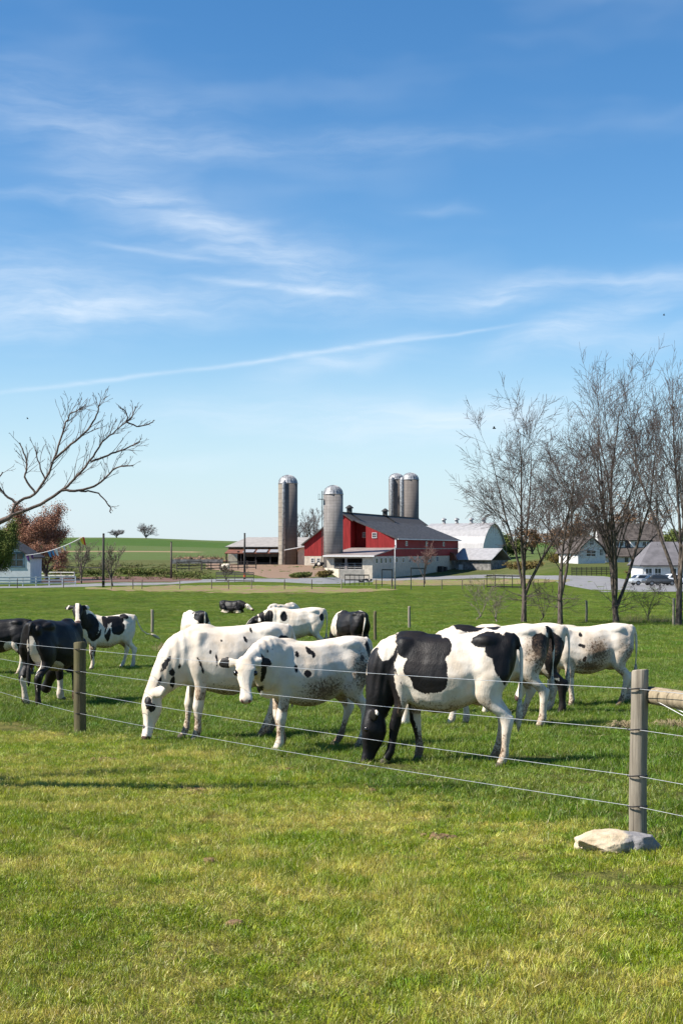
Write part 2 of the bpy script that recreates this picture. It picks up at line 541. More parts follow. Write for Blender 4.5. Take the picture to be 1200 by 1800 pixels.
def scatter(name, label, cat, pts, scl, rot, tufts, material):
    """points of ground carrying tufts through geometry nodes"""
    me = bpy.data.meshes.new(name)
    me.from_pydata(pts.tolist(), [], [])
    a = me.attributes.new('scl', 'FLOAT_VECTOR', 'POINT'); a.data.foreach_set('vector', np.asarray(scl, np.float32).ravel())
    a = me.attributes.new('rot', 'FLOAT_VECTOR', 'POINT'); a.data.foreach_set('vector', np.asarray(rot, np.float32).ravel())
    idx = np.random.RandomState(5).randint(0, len(tufts), len(pts)).astype(np.int32)
    a = me.attributes.new('idx', 'INT', 'POINT'); a.data.foreach_set('value', idx)
    me.materials.append(material)
    o = bpy.data.objects.new(name, me); col.objects.link(o)
    cc = bpy.data.collections.new(name + '_tufts')
    for i, t in enumerate(tufts):
        cc.objects.link(bpy.data.objects.new(f'{name}_tuft_{i}', t))
    ng = bpy.data.node_groups.new(name, 'GeometryNodeTree')
    ng.interface.new_socket('Geometry', in_out='INPUT', socket_type='NodeSocketGeometry')
    ng.interface.new_socket('Geometry', in_out='OUTPUT', socket_type='NodeSocketGeometry')
    gi, go = ng.nodes.new('NodeGroupInput'), ng.nodes.new('NodeGroupOutput')
    ip = ng.nodes.new('GeometryNodeInstanceOnPoints')
    ci = ng.nodes.new('GeometryNodeCollectionInfo')
    ci.inputs[0].default_value = cc
    ci.inputs['Separate Children'].default_value = True
    ci.inputs['Reset Children'].default_value = True
    def na(nm, ty):
        q = ng.nodes.new('GeometryNodeInputNamedAttribute'); q.data_type = ty; q.inputs[0].default_value = nm
        return next(s for s in q.outputs if s.enabled and s.name == 'Attribute')
    L = ng.links.new
    L(gi.outputs[0], ip.inputs['Points']); L(ci.outputs[0], ip.inputs['Instance'])
    ip.inputs['Pick Instance'].default_value = True
    L(na('idx', 'INT'), ip.inputs['Instance Index'])
    e2r = ng.nodes.new('FunctionNodeEulerToRotation'); L(na('rot', 'FLOAT_VECTOR'), e2r.inputs[0]); L(e2r.outputs[0], ip.inputs['Rotation'])
    L(na('scl', 'FLOAT_VECTOR'), ip.inputs['Scale'])
    L(ip.outputs[0], go.inputs[0])
    md = o.modifiers.new('tufts', 'NODES'); md.node_group = ng
    tag(o, label, cat, kind='stuff')
    return o

M_LAWN = blade_material('lawn_blades', True)
M_PAST = blade_material('pasture_blades', False)

def vnoise(x, y, f, seed):
    rs = np.random.RandomState(seed); o = np.zeros(len(x))
    for i in range(9):
        k = rs.normal(size=2); k *= f * rs.uniform(.5, 1.7) / np.linalg.norm(k)
        o += np.sin(x * k[0] + y * k[1] + rs.uniform(0, 6.28))
    return o / 3

def make_grass():
    rs = np.random.RandomState(11)
    def spread(d0, d1, dens, margin):
        """random ground points between two distances, in a fan a little wider than the view"""
        hw = .24 * 1.0
        area = hw * (d1 ** 2 - d0 ** 2) + 2 * margin * (d1 - d0)
        n = int(area * dens)
        D = np.sqrt(rs.uniform(d0 ** 2, d1 ** 2, n * 2))
        w = hw * D + margin
        keep = rs.uniform(size=len(D)) < (w / D) / (hw + margin / d0)
        D = D[keep][:n]; w = w[keep][:n]
        return rs.uniform(-1, 1, len(D)) * w, D
    def rt(n, tilt): return np.stack([rs.normal(0, tilt, n), rs.normal(0, tilt, n), rs.uniform(0, 6.283, n)], 1)
    lt = [tuft_mesh('lawn_tuft', M_LAWN, rs, 38, .065, .012, .045, .0032, 1.2) for _ in range(7)]
    x, y = spread(5.0, 19.5, 560, 1.2)
    fs = fence_side(x, y)
    k = fs + rs.normal(0, .22, len(x)) > -.10
    x, y = x[k], y[k]
    n0 = vnoise(x, y, 3.1, 23) + .6 * vnoise(x, y, 9, 24)
    f0 = fence_side(x, y)
    k = ~((n0 > 1.0 + .5 * np.clip(f0 - .6, 0, 9)) & (rs.uniform(size=len(x)) < .88)) & ~((vnoise(x, y, 2.0, 31) > 1.45) & (rs.uniform(size=len(x)) < .5))
    x, y = x[k], y[k]
    n1 = vnoise(x, y, 2.2, 3)
    n2 = vnoise(x, y, 7.0, 6)
    s = rs.uniform(.55, 1.2, len(x)) * (1 + .34 * np.clip(n1, -1, 1.6) + .22 * n2)
    s = np.clip(s, .35, 2.4)
    scatter('lawn_grass', 'short yellow green lawn grass in front of the wire fence', 'grass', np.stack([x, y, gz(x, y)], 1), np.stack([np.ones(len(x)), np.ones(len(x)), s], 1), rt(len(x), .30), lt, M_LAWN)
    pt = [tuft_mesh('pasture_tuft', M_PAST, rs, 40, .085, .025, .085, .0046, 1.1) for _ in range(7)]
    ft = [tuft_mesh('far_tuft', M_PAST, rs, 120, .48, .03, .085, .010, 1.0, 1) for _ in range(5)]
    xa, ya = spread(8.0, 42, 230, 2.2)
    k = fence_side(xa, ya) + rs.normal(0, .2, len(xa)) < .16
    xa, ya = xa[k], ya[k]
    n1 = vnoise(xa, ya, 1.1, 8); n2 = vnoise(xa, ya, 3.4, 9)
    n3 = vnoise(xa, ya, 12.0, 19)
    sa = rs.uniform(.5, 1.25, len(xa)) * (1 + .34 * np.clip(n1, -1, 1.5) + .30 * n2 + .22 * n3)
    k = (n3 + .8 * n2 + rs.normal(0, .5, len(xa)) > -.75)
    xa, ya, sa = xa[k], ya[k], sa[k]
    sa *= np.where(fence_side(xa, ya) > -2.5, .82, 1.0)
    scatter('pasture_grass', 'lush green pasture grass the cows are grazing', 'grass', np.stack([xa, ya, gz(xa, ya)], 1), np.stack([np.ones(len(xa)), np.ones(len(xa)), np.clip(sa, .3, 2)], 1), rt(len(xa), .28), pt, M_PAST)
    xb, yb = spread(40, 166, 5.2, 4)
    n1 = vnoise(xb, yb, .5, 18)
    sb = rs.uniform(.5, 1.05, len(xb)) * (1 + .35 * np.clip(n1, -1, 1.3))
    k = yb < 150 + 10 * vnoise(xb, yb, .3, 4)
    xb, yb, sb = xb[k], yb[k], sb[k]
    sb = sb * (1 + .3 * vnoise(xb, yb, 2.6, 40))
    scatter('far_pasture_grass', 'green grass of the far pasture running up to the farm drive', 'grass', np.stack([xb, yb, gz(xb, yb)], 1), np.stack([np.ones(len(xb)), np.ones(len(xb)), np.clip(sb, .3, 2)], 1), rt(len(xb), .1), ft, M_PAST)
make_grass()
# ------------------------------------------------------------------ materials of the farm
M_RED = mat('red_boards', (0.29, 0.026, 0.026), 0.75, 0.2, 1.2, 0.2, stretch=(6, 6, .25))
M_CREAM = mat('cream_block', (0.56, 0.49, 0.39), 0.85, 0.10, 1.5)
M_WHITE = mat('white_paint', (0.60, 0.59, 0.57), 0.7, 0.07, 2)
M_ROOF_DARK = mat('old_brown_roof', (0.055, 0.046, 0.042), 0.7, 0.3, 2.0, base2=(0.095, 0.080, 0.070), stretch=(4, 4, .3))
M_ROOF_GREY = mat('grey_roof', (0.062, 0.060, 0.062), 0.7, 0.15, .6, 0.2, stretch=(4, .4, 1))
M_ROOF_TIN = mat('weathered_tin_roof', (0.20, 0.165, 0.15), 0.6, 0.2, .5, 0.4, base2=(0.30, 0.25, 0.23))
M_ROOF_BEIGE = mat('pale_metal_roof', (0.33, 0.30, 0.27), 0.6, 0.08, .3, 0.3, stretch=(3, 3, 1))
M_ROOF_WHITE = mat('white_metal_roof', (0.31, 0.30, 0.30), 0.5, 0.08, .4, 0.4, stretch=(3, 3, 1))
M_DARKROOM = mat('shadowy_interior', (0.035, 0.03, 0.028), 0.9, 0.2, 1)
M_GLASS = mat('dark_window_glass', (0.03, 0.035, 0.04), 0.12, 0.1, 1, 0.6)
M_TRIM = mat('white_trim', (0.72, 0.71, 0.69), 0.6, 0.04, 3)
M_GALV = mat('galvanised_steel', (0.33, 0.33, 0.335), 0.5, 0.25, 2, 0.4, metal=0.3)
M_IRON = mat('dark_iron', (0.035, 0.033, 0.032), 0.6, 0.2, 6)
M_BLOCK = mat('grey_block', (0.22, 0.21, 0.20), 0.9, 0.25, 1.2)
M_RUST = mat('rusty_sheet', (0.23, 0.085, 0.045), 0.8, 0.25, .8, base2=(0.12, 0.055, 0.035))
M_WOOD = mat('weathered_pole_wood', (0.13, 0.105, 0.085), 0.85, 0.3, 3, stretch=(4, 4, .4))
M_WOOD_DARK = mat('dark_pole_wood', (0.045, 0.04, 0.036), 0.85, 0.3, 3, stretch=(4, 4, .4))
M_ASPH = mat('pale_asphalt', (0.20, 0.195, 0.195), 0.9, 0.08, .5)
M_YARD = mat('dirt_yard', (0.22, 0.145, 0.095), 0.95, 0.2, .35, base2=(0.20, 0.125, 0.08), bump=.4, bscale=2)
M_SOIL = mat('bare_soil', (0.20, 0.125, 0.078), 0.95, 0.2, .5, base2=(0.32, 0.24, 0.14), bump=.5, bscale=3)
M_MULCH = mat('dark_red_mulch', (0.105, 0.050, 0.038), 0.95, 0.2, .5, base2=(0.16, 0.085, 0.06), bump=.5, bscale=3)
M_TRACK = mat('tan_track', (0.36, 0.27, 0.17), 0.95, 0.15, .3)
M_BALE = mat('dry_brush', (0.26, 0.17, 0.10), 0.95, 0.3, 1.2, base2=(0.10, 0.07, 0.05), bump=.8, bscale=3)

def patchy_soil():
    m = bpy.data.materials.new('patchy_soil'); m.use_nodes = True
    N = NT(m.node_tree); b = m.node_tree.nodes['Principled BSDF']
    pos = N.n('ShaderNodeNewGeometry').outputs['Position']
    p2 = N.vm('MULTIPLY', pos, (1, .35, 0))
    g, _ = grass_colour(N, False, N.vm('MULTIPLY', pos, (1, 1, 0)))
    soil = N.mix(N.noise(p2, .9, 4, .6), (0.15, 0.095, 0.06), (0.27, 0.20, 0.12))
    c = N.mix(N.ramp(N.noise(p2, .55, 5, .7), .46, .56), soil, N.mix(.35, g, soil))
    N.link(c, b.inputs['Base Color']); b.inputs['Roughness'].default_value = .95; b.inputs['Specular IOR Level'].default_value = .05
    return m
M_PATCHY = patchy_soil()

def silo_material(name, c1, c2, hoops=0.62):
    m = bpy.data.materials.new(name); m.use_nodes = True
    N = NT(m.node_tree); b = m.node_tree.nodes['Principled BSDF']
    tc = N.n('ShaderNodeTexCoord').outputs['Object']
    x, y, z = N.sep(tc)
    streak = N.noise(N.vm('MULTIPLY', tc, (2.2, 2.2, .10)), 1.0, 4, .65)
    blot = N.noise(N.vm('MULTIPLY', tc, (.5, .5, .5)), 1.0, 3, .6)
    c = N.mix(N.ramp(N.m('ADD', N.m('MULTIPLY', streak, .6), N.m('MULTIPLY', blot, .4)), .34, .64), c1, c2)
    fr = N.m('FRACT', N.m('DIVIDE', z, hoops))
    band = N.m('MULTIPLY', N.m('LESS_THAN', fr, 0.13), 0.42)
    row = N.noise(N.comb(0, 0, N.m('FLOOR', N.m('DIVIDE', z, 1.5))), 1.7, 1)
    c = N.mix(N.ramp(row, .35, .7, 0, .35), c, (0.12, 0.105, 0.095))
    c = N.mix(band, c, (0.075, 0.07, 0.068))
    N.link(c, b.inputs['Base Color']); b.inputs['Roughness'].default_value = 0.8
    b.inputs['Specular IOR Level'].default_value = 0.2
    return m
M_STAVE = silo_material('concrete_staves', (0.27, 0.25, 0.235), (0.165, 0.15, 0.14))
M_STAVE_B = silo_material('brown_staves', (0.165, 0.145, 0.13), (0.115, 0.098, 0.088), .8)
M_STAVE_LIT = silo_material('sunlit_staves', (0.35, 0.30, 0.235), (0.24, 0.205, 0.17), 1.1)

def silo(px, D, top_px, dome_px, wpx, label, material, ladder=None, chute=None):
    base = PD(px, D); c = Vector((base.x, D, 0))
    r = wpx / 2 / F * D
    zt, zd = at(px, top_px, D).z, at(px, dome_px, D).z
    o = empty('silo', base, label, 'silo', 'stave silos of the dairy farm')
    b = MB(); b.lathe((base.x, D, 0), [(r, base.z - 1.5), (r, zd)], 40); w = b.build('wall', material, o, True)
    b = MB(); b.lathe((base.x, D, 0), [(r * 1.035, zd - .25), (r * 1.035, zd), (r * .985, zd + .02)] + [(r * .985 * math.cos(t), zd + .02 + (zt - zd) * math.sin(t)) for t in [R(q) for q in (12, 25, 38, 50, 62, 74, 84)]] + [(.12, zt), (.02, zt + .03)], 40)
    d = b.build('dome', M_GALV, o, True)
    rb = MB()
    for k in range(20):
        a = 2 * math.pi * k / 20
        rb.tube([(base.x + r * .995 * math.cos(t) * math.cos(a), D + r * .995 * math.cos(t) * math.sin(a), zd + .03 + (zt - zd) * math.sin(t)) for t in [R(q) for q in (0, 18, 36, 54, 72, 86)]], .045, 4)
    rb.build('dome_seams', M_GALV, d)
    if chute is not None:
        a, rr, mt, z0 = chute
        p = Vector((base.x + (r + rr * .3) * math.cos(R(a)), D + (r + rr * .3) * math.sin(R(a)), 0))
        b = MB(); b.lathe((p.x, p.y, 0), [(rr, base.z + z0), (rr, zd - .1), (rr * .8, zd + .35), (.02, zd + .6)], 16); b.build('chute', mt, o, True)
    if ladder is not None:
        p = Vector((base.x + (r + .35) * math.cos(R(ladder)), D + (r + .35) * math.sin(R(ladder)), 0))
        tx = Vector((-math.sin(R(ladder)), math.cos(R(ladder)), 0)) * .28
        b = MB()
        for s in (-1, 1): b.tube([p + tx * s + Vector((0, 0, base.z + 2)), p + tx * s + Vector((0, 0, zd + .6))], .05, 5)
        zz = base.z + 2.4
        while zz < zd: b.tube([p - tx + Vector((0, 0, zz)), p + tx + Vector((0, 0, zz))], .035, 4); zz += .9
        lt = b.build('ladder', M_IRON, o)
        b = MB(); pz = zd - 1.2
        out = Vector((math.cos(R(ladder)), math.sin(R(ladder)), 0))
        b.box(p + out * .3 + Vector((0, 0, pz)), (.9, 1.3, .12), out, tx.normalized(), None)
        for s in (-1, 1):
            b.tube([p + out * .7 + tx * s * 2 + Vector((0, 0, pz)), p + out * .7 + tx * s * 2 + Vector((0, 0, pz + 1.1))], .04, 4)
        b.tube([p + out * .7 - tx * 2 + Vector((0, 0, pz + 1.1)), p + out * .7 + tx * 2 + Vector((0, 0, pz + 1.1))], .04, 4)
        b.build('platform', M_IRON, o)
    return o

silo(506, 332, 835, 849, 33.5, 'tall tan and brown silo standing alone on the left, sunlit strip painted tan, with pale chute', M_STAVE_B, None, (-112, .40, M_GALV, 0))
silo(585.5, 307, 853, 868, 34.5, 'streaky grey silo in front of the red barn with a dark ladder', M_STAVE, 196)
silo(696.5, 392, 832, 842, 27, 'grey silo behind the barn roof, left of the touching pair', M_STAVE_B, None, (-125, .62, M_GALV, 0))
silo(721, 388, 831, 842.5, 29.5, 'grey silo behind the barn roof, right of the touching pair', M_STAVE_B, None, (-158, .62, M_GALV, 0))
# the lit left strip of the lone silo has its sunlight painted in as paler staves
so = next(o for o in bpy.data.objects if o.get('label', '').startswith('tall tan'))
b = MB(); bs = Vector(so['_org']); r_ = 33.5 / 2 / F * 332 + .04
b.rings([[Vector((bs.x + rr * math.cos(R(a)), bs.y + rr * math.sin(R(a)), z)) for a, rr in [(q, r_) for q in range(160, 244, 6)] + [(q, r_ - .3) for q in range(238, 159, -6)]] for z in (bs.z - 1, at(506, 849, 332).z - .3)])
b.build('painted_sun_strip', M_STAVE_LIT, so, False)

# ------------------------------------------------------------------ the red barn
BD = Vector((.31, .951, 0)).normalized()             # long axis, away from the camera
BC = Vector((BD.y, -BD.x, 0))                        # across, to the right
B0 = at(601, 965, 320.5); B0.z = 0                   # under the ridge at the front gable
ZC = CAMZ
def bp(s, t, z):
    """s metres right of the ridge, t metres behind the front gable, z metres above the camera"""
    return B0 + BC * s + BD * t + Vector((0, 0, ZC + z))
def quad_slab(b, p, th):
    """a thin slab whose top is the quad p"""
    n = (p[1] - p[0]).cross(p[3] - p[0]).normalized()
    if n.z < 0: n = -n
    return b.prism(p, -n * th)
def window(parent, c, w, h, ax, out, frame=M_TRIM, glass=M_GLASS, bars=True, ft=.10):
    """a window let onto a wall: frame of four bars with a pane and glazing bars behind its front"""
    c = Vector(c); up = Vector((0, 0, 1)); ax = Vector(ax); out = Vector(out)
    b = MB(); th = ft
    b.box(c + up * (h / 2), (w + th, .10, th), ax, out, up); b.box(c - up * (h / 2), (w + th * 1.6, .14, th), ax, out, up)
    for s in (-1, 1): b.box(c + ax * (s * w / 2), (th, .10, h - th), ax, out, up)
    if bars:
        b.box(c - out * .005, (th * .5, .06, h - th), ax, out, up)
        for s in (-1, 1): b.box(c + ax * (s * (w / 4)), (w / 2 - th * .8, .05, th * .5), ax, out, up)
    f = b.build('window', frame, parent)
    p = MB(); p.box(c - out * .03, (w - th * .9, .03, h - th * .9), ax, out, up); p.build('pane', glass, f)
    return f

barn = empty('red_barn', bp(2, 30, -8.2), 'long red dairy barn with grey and brown roofs and white block base', 'barn')
SE, LE = 12.5, -9.0
RB = 2.4                                             # where the grey roof meets the old one
L1, L2 = 60.0, 66.0
GD = 4.6                                             # recess of the dark middle part of the gable
# left old block: gable front, red
b = MB()
b.prism([bp(LE, 0, -1.6), bp(2.0, 0, -1.6), bp(2.0, 0, 6.5), bp(0, 0, 8.0), bp(LE, 0, 1.25)], BD * L2)
b.prism([bp(2.0, GD, -.4), bp(5.6, GD, -.4), bp(5.6, GD, 5.1), bp(2.0, GD, 6.45)], BD * (L1 - GD))
b.prism([bp(5.6, 0, .15), bp(SE, 0, .15), bp(SE, 0, 2.25), bp(5.6, 0, 5.1)], BD * L1)
b.prism([bp(SE - .9, .02, -1.7), bp(SE - .03, .02, -1.7), bp(SE - .03, .02, .15), bp(SE - .9, .02, .15)], BD * (L1 - .04))
b.build('wall', M_RED, barn)
b = MB()
b.prism([bp(LE + .02, .02, -7.5), bp(2.0, .02, -7.5), bp(2.0, .02, -1.6), bp(LE + .02, .02, -1.6)], BD * (L2 - .04))
b.prism([bp(2.0, GD + .02, -8), bp(SE - .1, GD + .02, -8), bp(SE - .1, GD + .02, -1.7), bp(2.0, GD + .02, -1.7)], BD * (L1 - GD - .1))
base = b.build('foundation', M_CREAM, barn)
b = MB()
quad_slab(b, [bp(0, -.5, 8.3), bp(0, L2 + .5, 8.3), bp(RB + .3, L2 + .5, 6.42), bp(RB + .3, -.5, 6.42)], .25)
quad_slab(b, [bp(0, -.5, 8.3), bp(0, L2 + .5, 8.3), bp(LE - .7, L2 + .5, 1.0), bp(LE - .7, -.5, 1.0)], .25)
b.bar(bp(0, -.5, 8.33), bp(0, L2 + .5, 8.33), .4, .12)
b.build('old_roof', M_ROOF_DARK, barn)
b = MB()
quad_slab(b, [bp(RB - .3, .9, 6.72), bp(RB - .3, L1 + .5, 6.72), bp(SE + .7, L1 + .5, 2.3), bp(SE + .7, -.6, 2.3)], .22)
b.build('grey_roof', M_ROOF_GREY, barn)
b = MB()
b.bar(bp(SE + .72, -.6, 2.2), bp(SE + .72, L1 + .5, 2.2), .18, .2)          # eave gutter
b.build('gutter', M_TRIM, barn)
b = MB(); b.box(bp(SE + .03, -.05, 1.05), (.32, .32, 2.3), BC, BD, None); b.build('corner_board', M_TRIM, barn)
b = MB(); b.bar(bp(SE + .06, .3, .08), bp(SE + .06, L1, .08), .08, .22); b.build('trim_band', M_ROOF_TIN, barn)
UP = Vector((0, 0, 1))
for s_, z_ in ((3.9, 3.2),):
    window(barn, bp(s_, GD - .05, z_), .9, 1.1, BC, -BD)
window(barn, bp(7.6, -.05, 3.05), .95, 1.1, BC, -BD)
for t_ in (9, 27, 44): window(barn, bp(SE + .05, t_, 1.25), 1.5, 1.0, BD, BC)
window(barn, bp(LE + 2.0, -.03, -2.6), .8, 1.0, BC, -BD)
window(barn, bp(LE + 3.4, -.03, -2.6), .8, 1.0, BC, -BD)
for t_ in (5, 34):                                    # ventilators on the old ridge with their dark ladders down the slope
    b = MB(); c = bp(.15, t_, 8.2)
    b.box(c + UP * .55, (1.0, 1.0, 1.1), BC, BD, None); b.lathe((c.x, c.y, c.z), [(.95, 1.1), (.95, 1.25), (.35, 1.75), (.05, 1.9)], 12)
    b.bar(bp(.2, t_, 8.45), bp(2.6, t_ + .2, 6.65), .55, .3)
    b.build('ventilator', M_IRON, barn)
# milking annex in front of the gable
AD = -17.5
b = MB()
b.prism([bp(SE - .1, AD, -8), bp(SE - .1, AD, -1.55), bp(SE - .1, GD, -1.55), bp(SE - .1, GD, -8)], -BC * .35)      # right wall
b.prism([bp(SE - .45, AD, -8), bp(SE - .45, AD, -1.55), bp(SE - 2.3, AD, -1.55), bp(SE - 2.3, AD, -8)], BD * .35)
b.prism([bp(2.3, AD, -8), bp(2.3, AD, -1.55), bp(3.9, AD, -1.55), bp(3.9, AD, -8)], BD * .35)
b.prism([bp(3.9, AD + .01, -8), bp(SE - 2.3, AD + .01, -8), bp(SE - 2.3, AD + .01, -4.45), bp(3.9, AD + .01, -4.45)], BD * .3)
b.prism([bp(3.9, AD + .01, -1.95), bp(SE - 2.3, AD + .01, -1.95), bp(SE - 2.3, AD + .01, -1.55), bp(3.9, AD + .01, -1.55)], BD * .3)
b.prism([bp(2.3, AD + .35, -8), bp(2.3, AD + .35, -1.55), bp(2.3, 0, -1.55), bp(2.3, 0, -8)], BC * .3)
b.build('annex_wall', M_CREAM, barn)
b = MB(); b.box(bp(6.55, AD + .2, -3.2), (.45, .3, 2.45), BC, BD, None); b.build('annex_pillar', M_ROOF_TIN, barn)
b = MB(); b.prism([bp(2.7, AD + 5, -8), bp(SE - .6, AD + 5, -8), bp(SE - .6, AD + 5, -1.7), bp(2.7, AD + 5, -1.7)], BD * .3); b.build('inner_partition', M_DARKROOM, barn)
b = MB()
quad_slab(b, [bp(1.7, AD - .8, -1.35), bp(SE + .55, AD - .8, -1.35), bp(SE + .2, -.02, .28), bp(2.05, -.02, .28)], .2)
b.build('annex_roof', M_ROOF_TIN, barn)
b = MB(); b.bar(bp(1.7, AD - .85, -1.5), bp(SE + .55, AD - .85, -1.5), .12, .28); b.build('fascia', M_TRIM, barn)
b = MB(); b.prism([bp(SE - .12, AD + .1, -1.55), bp(SE - .12, -.02, -1.55), bp(SE - .12, -.02, .02)], -BC * .2); b.build('annex_gable', M_RED, barn)
for s0, s1 in ((4.0, 6.2), (6.9, SE - 2.5)):
    b = MB()
    for q in range(4): b.tube([bp(s0, AD + .15, -4.3 + q * .42), bp(s1, AD + .15, -4.3 + q * .42)], .045, 5)
    for s_ in (s0, (s0 + s1) / 2, s1): b.tube([bp(s_, AD + .15, -4.45), bp(s_, AD + .15, -2.9)], .05, 5)
    b.build('gate', M_GALV, barn)
for k, t_ in enumerate((AD + 3.0, AD + 6.4, AD + 9.8, AD + 13.4, 1, 6.5, 12, 17.5, 24, 31, 38)):
    window(barn, bp(SE - .05, t_, -2.5), 1.5, 1.15, BD, BC, bars=False)
# porch apron and retaining wall left of the annex
rw = MB(); p0, p1 = at(576, 1000, 293), at(598, 1000, 292)
def wall_px(name, pts, top, material, label, th=.4, cat='wall'):
    """a low wall over ground points (px, D), top given as photograph rows"""
    b = MB()
    for (pa, Da, ta), (pb, Db, tb) in zip(pts[:-1], pts[1:]):
        a, c = at(pa, ta, Da), at(pb, tb, Db); ga, gc = PD(pa, Da), PD(pb, Db)
        d = (c - a); d.z = 0; n = Vector((d.y, -d.x, 0)).normalized() * (th / 2)
        b.add([ga - n - UP * .6, gc - n - UP * .6, c - n, a - n, ga + n - UP * .6, gc + n - UP * .6, c + n, a + n], [(0, 1, 2, 3), (7, 6, 5, 4), (3, 2, 6, 7), (0, 3, 7, 4), (1, 5, 6, 2), (0, 4, 5, 1)])
    o = b.build(name, material); return tag(o, label, cat)
wall_px('retaining_wall', [(572, 300, 998), (597, 291, 1000.5), (640, 291, 1001)], 0, M_CREAM, 'pale yard wall with a sunlit end below the barn annex')
# dark vent fan boxes near the far end of the white wall
for t_, w_ in ((39, 2.2), (43, 1.8)):
    b = MB(); b.box(bp(SE + .55, t_, -5.2), (w_, 1.0, w_ * .85), BD, BC, None); b.build('fan_housing', M_IRON, barn)

# low white-roofed milk house at the far corner of the barn
mh = empty('milk_house', PD(835, 372), 'small grey block milk house with a bright white roof behind the barn', 'shed')
c0 = at(800, 965, 366); c1 = at(862, 965, 360)
ax = (c1 - c0); ax.z = 0; wl = ax.length; ax.normalize(); ay = Vector((-ax.y, ax.x, 0))
if ay.y < 0: ay = -ay
def mp(s, t, z): return Vector((c0.x, c0.y, CAMZ)) + ax * s + ay * t + UP * z
b = MB(); b.prism([mp(0, 0, -7.5), mp(wl, 0, -7.5), mp(wl, 0, -2.9), mp(0, 0, -2.9)], ay * 9); b.build('wall', M_BLOCK, mh)
b = MB(); quad_slab(b, [mp(-.8, -.7, -2.75), mp(wl + .6, -.7, -2.75), mp(wl + .6, 5, .2), mp(-.8, 5, .2)], .18)
quad_slab(b, [mp(-.8, 9.7, -2.75), mp(wl + .6, 9.7, -2.75), mp(wl + .6, 5, .2), mp(-.8, 5, .2)], .18); b.build('roof', M_ROOF_WHITE, mh)
b = MB(); b.prism([mp(-1.4, -1.6, -3.0), mp(1.2, -1.6, -3.0), mp(.4, -1.6, -1.2), mp(-1.4, -1.6, -.6)], ay * .8); b.build('rusty_awning', M_RUST, mh)
b = MB(); b.box(mp(1.6, -.06, -5.2), (1.2, .12, 2.4), ax, ay, None); b.build('door', M_WHITE, mh)

# big white gambrel barn behind, with four roof vents
wb = empty('white_barn', PD(800, 418), 'white barn with curved metal roof and four ridge vents', 'barn')
c0 = at(736, 965, 412); c1 = at(845, 965, 402)
ax2 = (c1 - c0); ax2.z = 0; wl2 = ax2.length; ax2.normalize(); ay2 = Vector((-ax2.y, ax2.x, 0))
def wp(s, t, z): return Vector((c0.x, c0.y, CAMZ)) + ax2 * s + ay2 * t + UP * z
prof = [(0, -1.0), (.9, 1.6), (2.2, 3.6), (4.0, 5.4), (6.2, 6.8), (8.5, 7.5)]
prof = prof + [(17 - t, z) for t, z in prof[-2::-1]]
b = MB(); b.prism([wp(.3, .2, -9)] + [wp(.3, t, z - .1) for t, z in prof] + [wp(.3, 16.8, -9)], ax2 * (wl2 - .6)); b.build('wall', M_WHITE, wb)
b = MB()
for (ta, za), (tb, zb) in zip(prof[:-1], prof[1:]):
    quad_slab(b, [wp(-.4, ta, za), wp(wl2 + .4, ta, za), wp(wl2 + .4, tb, zb), wp(-.4, tb, zb)], .12)
b.build('roof', M_ROOF_WHITE, wb)
for px in (757, 780, 806, 828):
    s_ = (px - 736) / (845 - 736) * wl2
    b = MB(); c = wp(s_, 8.5, 7.45)
    b.lathe((c.x, c.y, c.z), [(.62, 0), (.5, .3), (.5, 1.0), (.85, 1.05), (.7, 1.4), (.1, 1.7)], 12); b.build('roof_vent', M_GALV, wb)
for s_ in (wl2 * .22, wl2 * .44):
    b = MB(); b.bar(wp(s_, 7.9, 7.5), wp(s_ + 1.0, 1.2, 2.2), .25, .12); b.build('roof_strap', M_ROOF_TIN, wb)
gb = MB(); gb.prism([wp(wl2 + .02, 4, -8.5), wp(wl2 + .02, 8, -8.5), wp(wl2 + .02, 8, -3.5), wp(wl2 + .02, 4, -3.5)], ax2 * .12); gb.build('door', M_ROOF_GREY, wb)

# ------------------------------------------------------------------ long pale shed and open feed shed on the left
ls = empty('cattle_shed', PD(470, 352), 'long low cattle shed with a pale beige metal roof', 'shed')
def sp(px, py, D): return at(px, py, D)
xL, xR = at(396, 965, 345).x, at(556, 965, 345).x
def lp(x, y, z): return Vector((x, y, CAMZ + z))
b = MB(); quad_slab(b, [lp(xL, 344, .55), lp(xR, 344, .55), lp(xR, 356, 2.95), lp(xL + 4.6, 356, 2.95)], .16)
quad_slab(b, [lp(xL, 368, .55), lp(xR, 368, .55), lp(xR, 356, 2.95), lp(xL + 4.6, 356, 2.95)], .16)
b.add([lp(xL, 344, .55), lp(xL, 368, .55), lp(xL + 4.6, 356, 2.95)], [(0, 1, 2)]); b.build('roof', M_ROOF_BEIGE, ls)
b = MB(); b.box(lp((xL + xR) / 2, 367, -2.5), (xR - xL - 1, .3, 6), None, None, None); b.box(lp(xL + .8, 356, -2.5), (.3, 21, 6)); b.box(lp((xL + xR) / 2, 345.2, -2.6), (xR - xL - 1.6, .3, 3.9)); b.build('wall', M_CREAM, ls)
x = xL + 1
while x < xR - .5:
    b = MB(); b.box(lp(x, 345, .0), (.22, .22, 1.3)); x += 2.4; b.build('post', M_WOOD, ls)
fs_ = empty('feed_shed', PD(450, 336), 'open dark feed shed with rusty white patched roof edge', 'shed')
xa, xb = at(418, 965, 332).x, at(522, 965, 332).x
b = MB(); quad_slab(b, [lp(xa - 3, 331, -.95), lp(xb, 331, -.95), lp(xb, 341, -.15), lp(xa - 3, 341, -.15)], .18); b.build('roof', M_RUST, fs_)
b = MB()
rs = np.random.RandomState(4); x = xa + 1.2
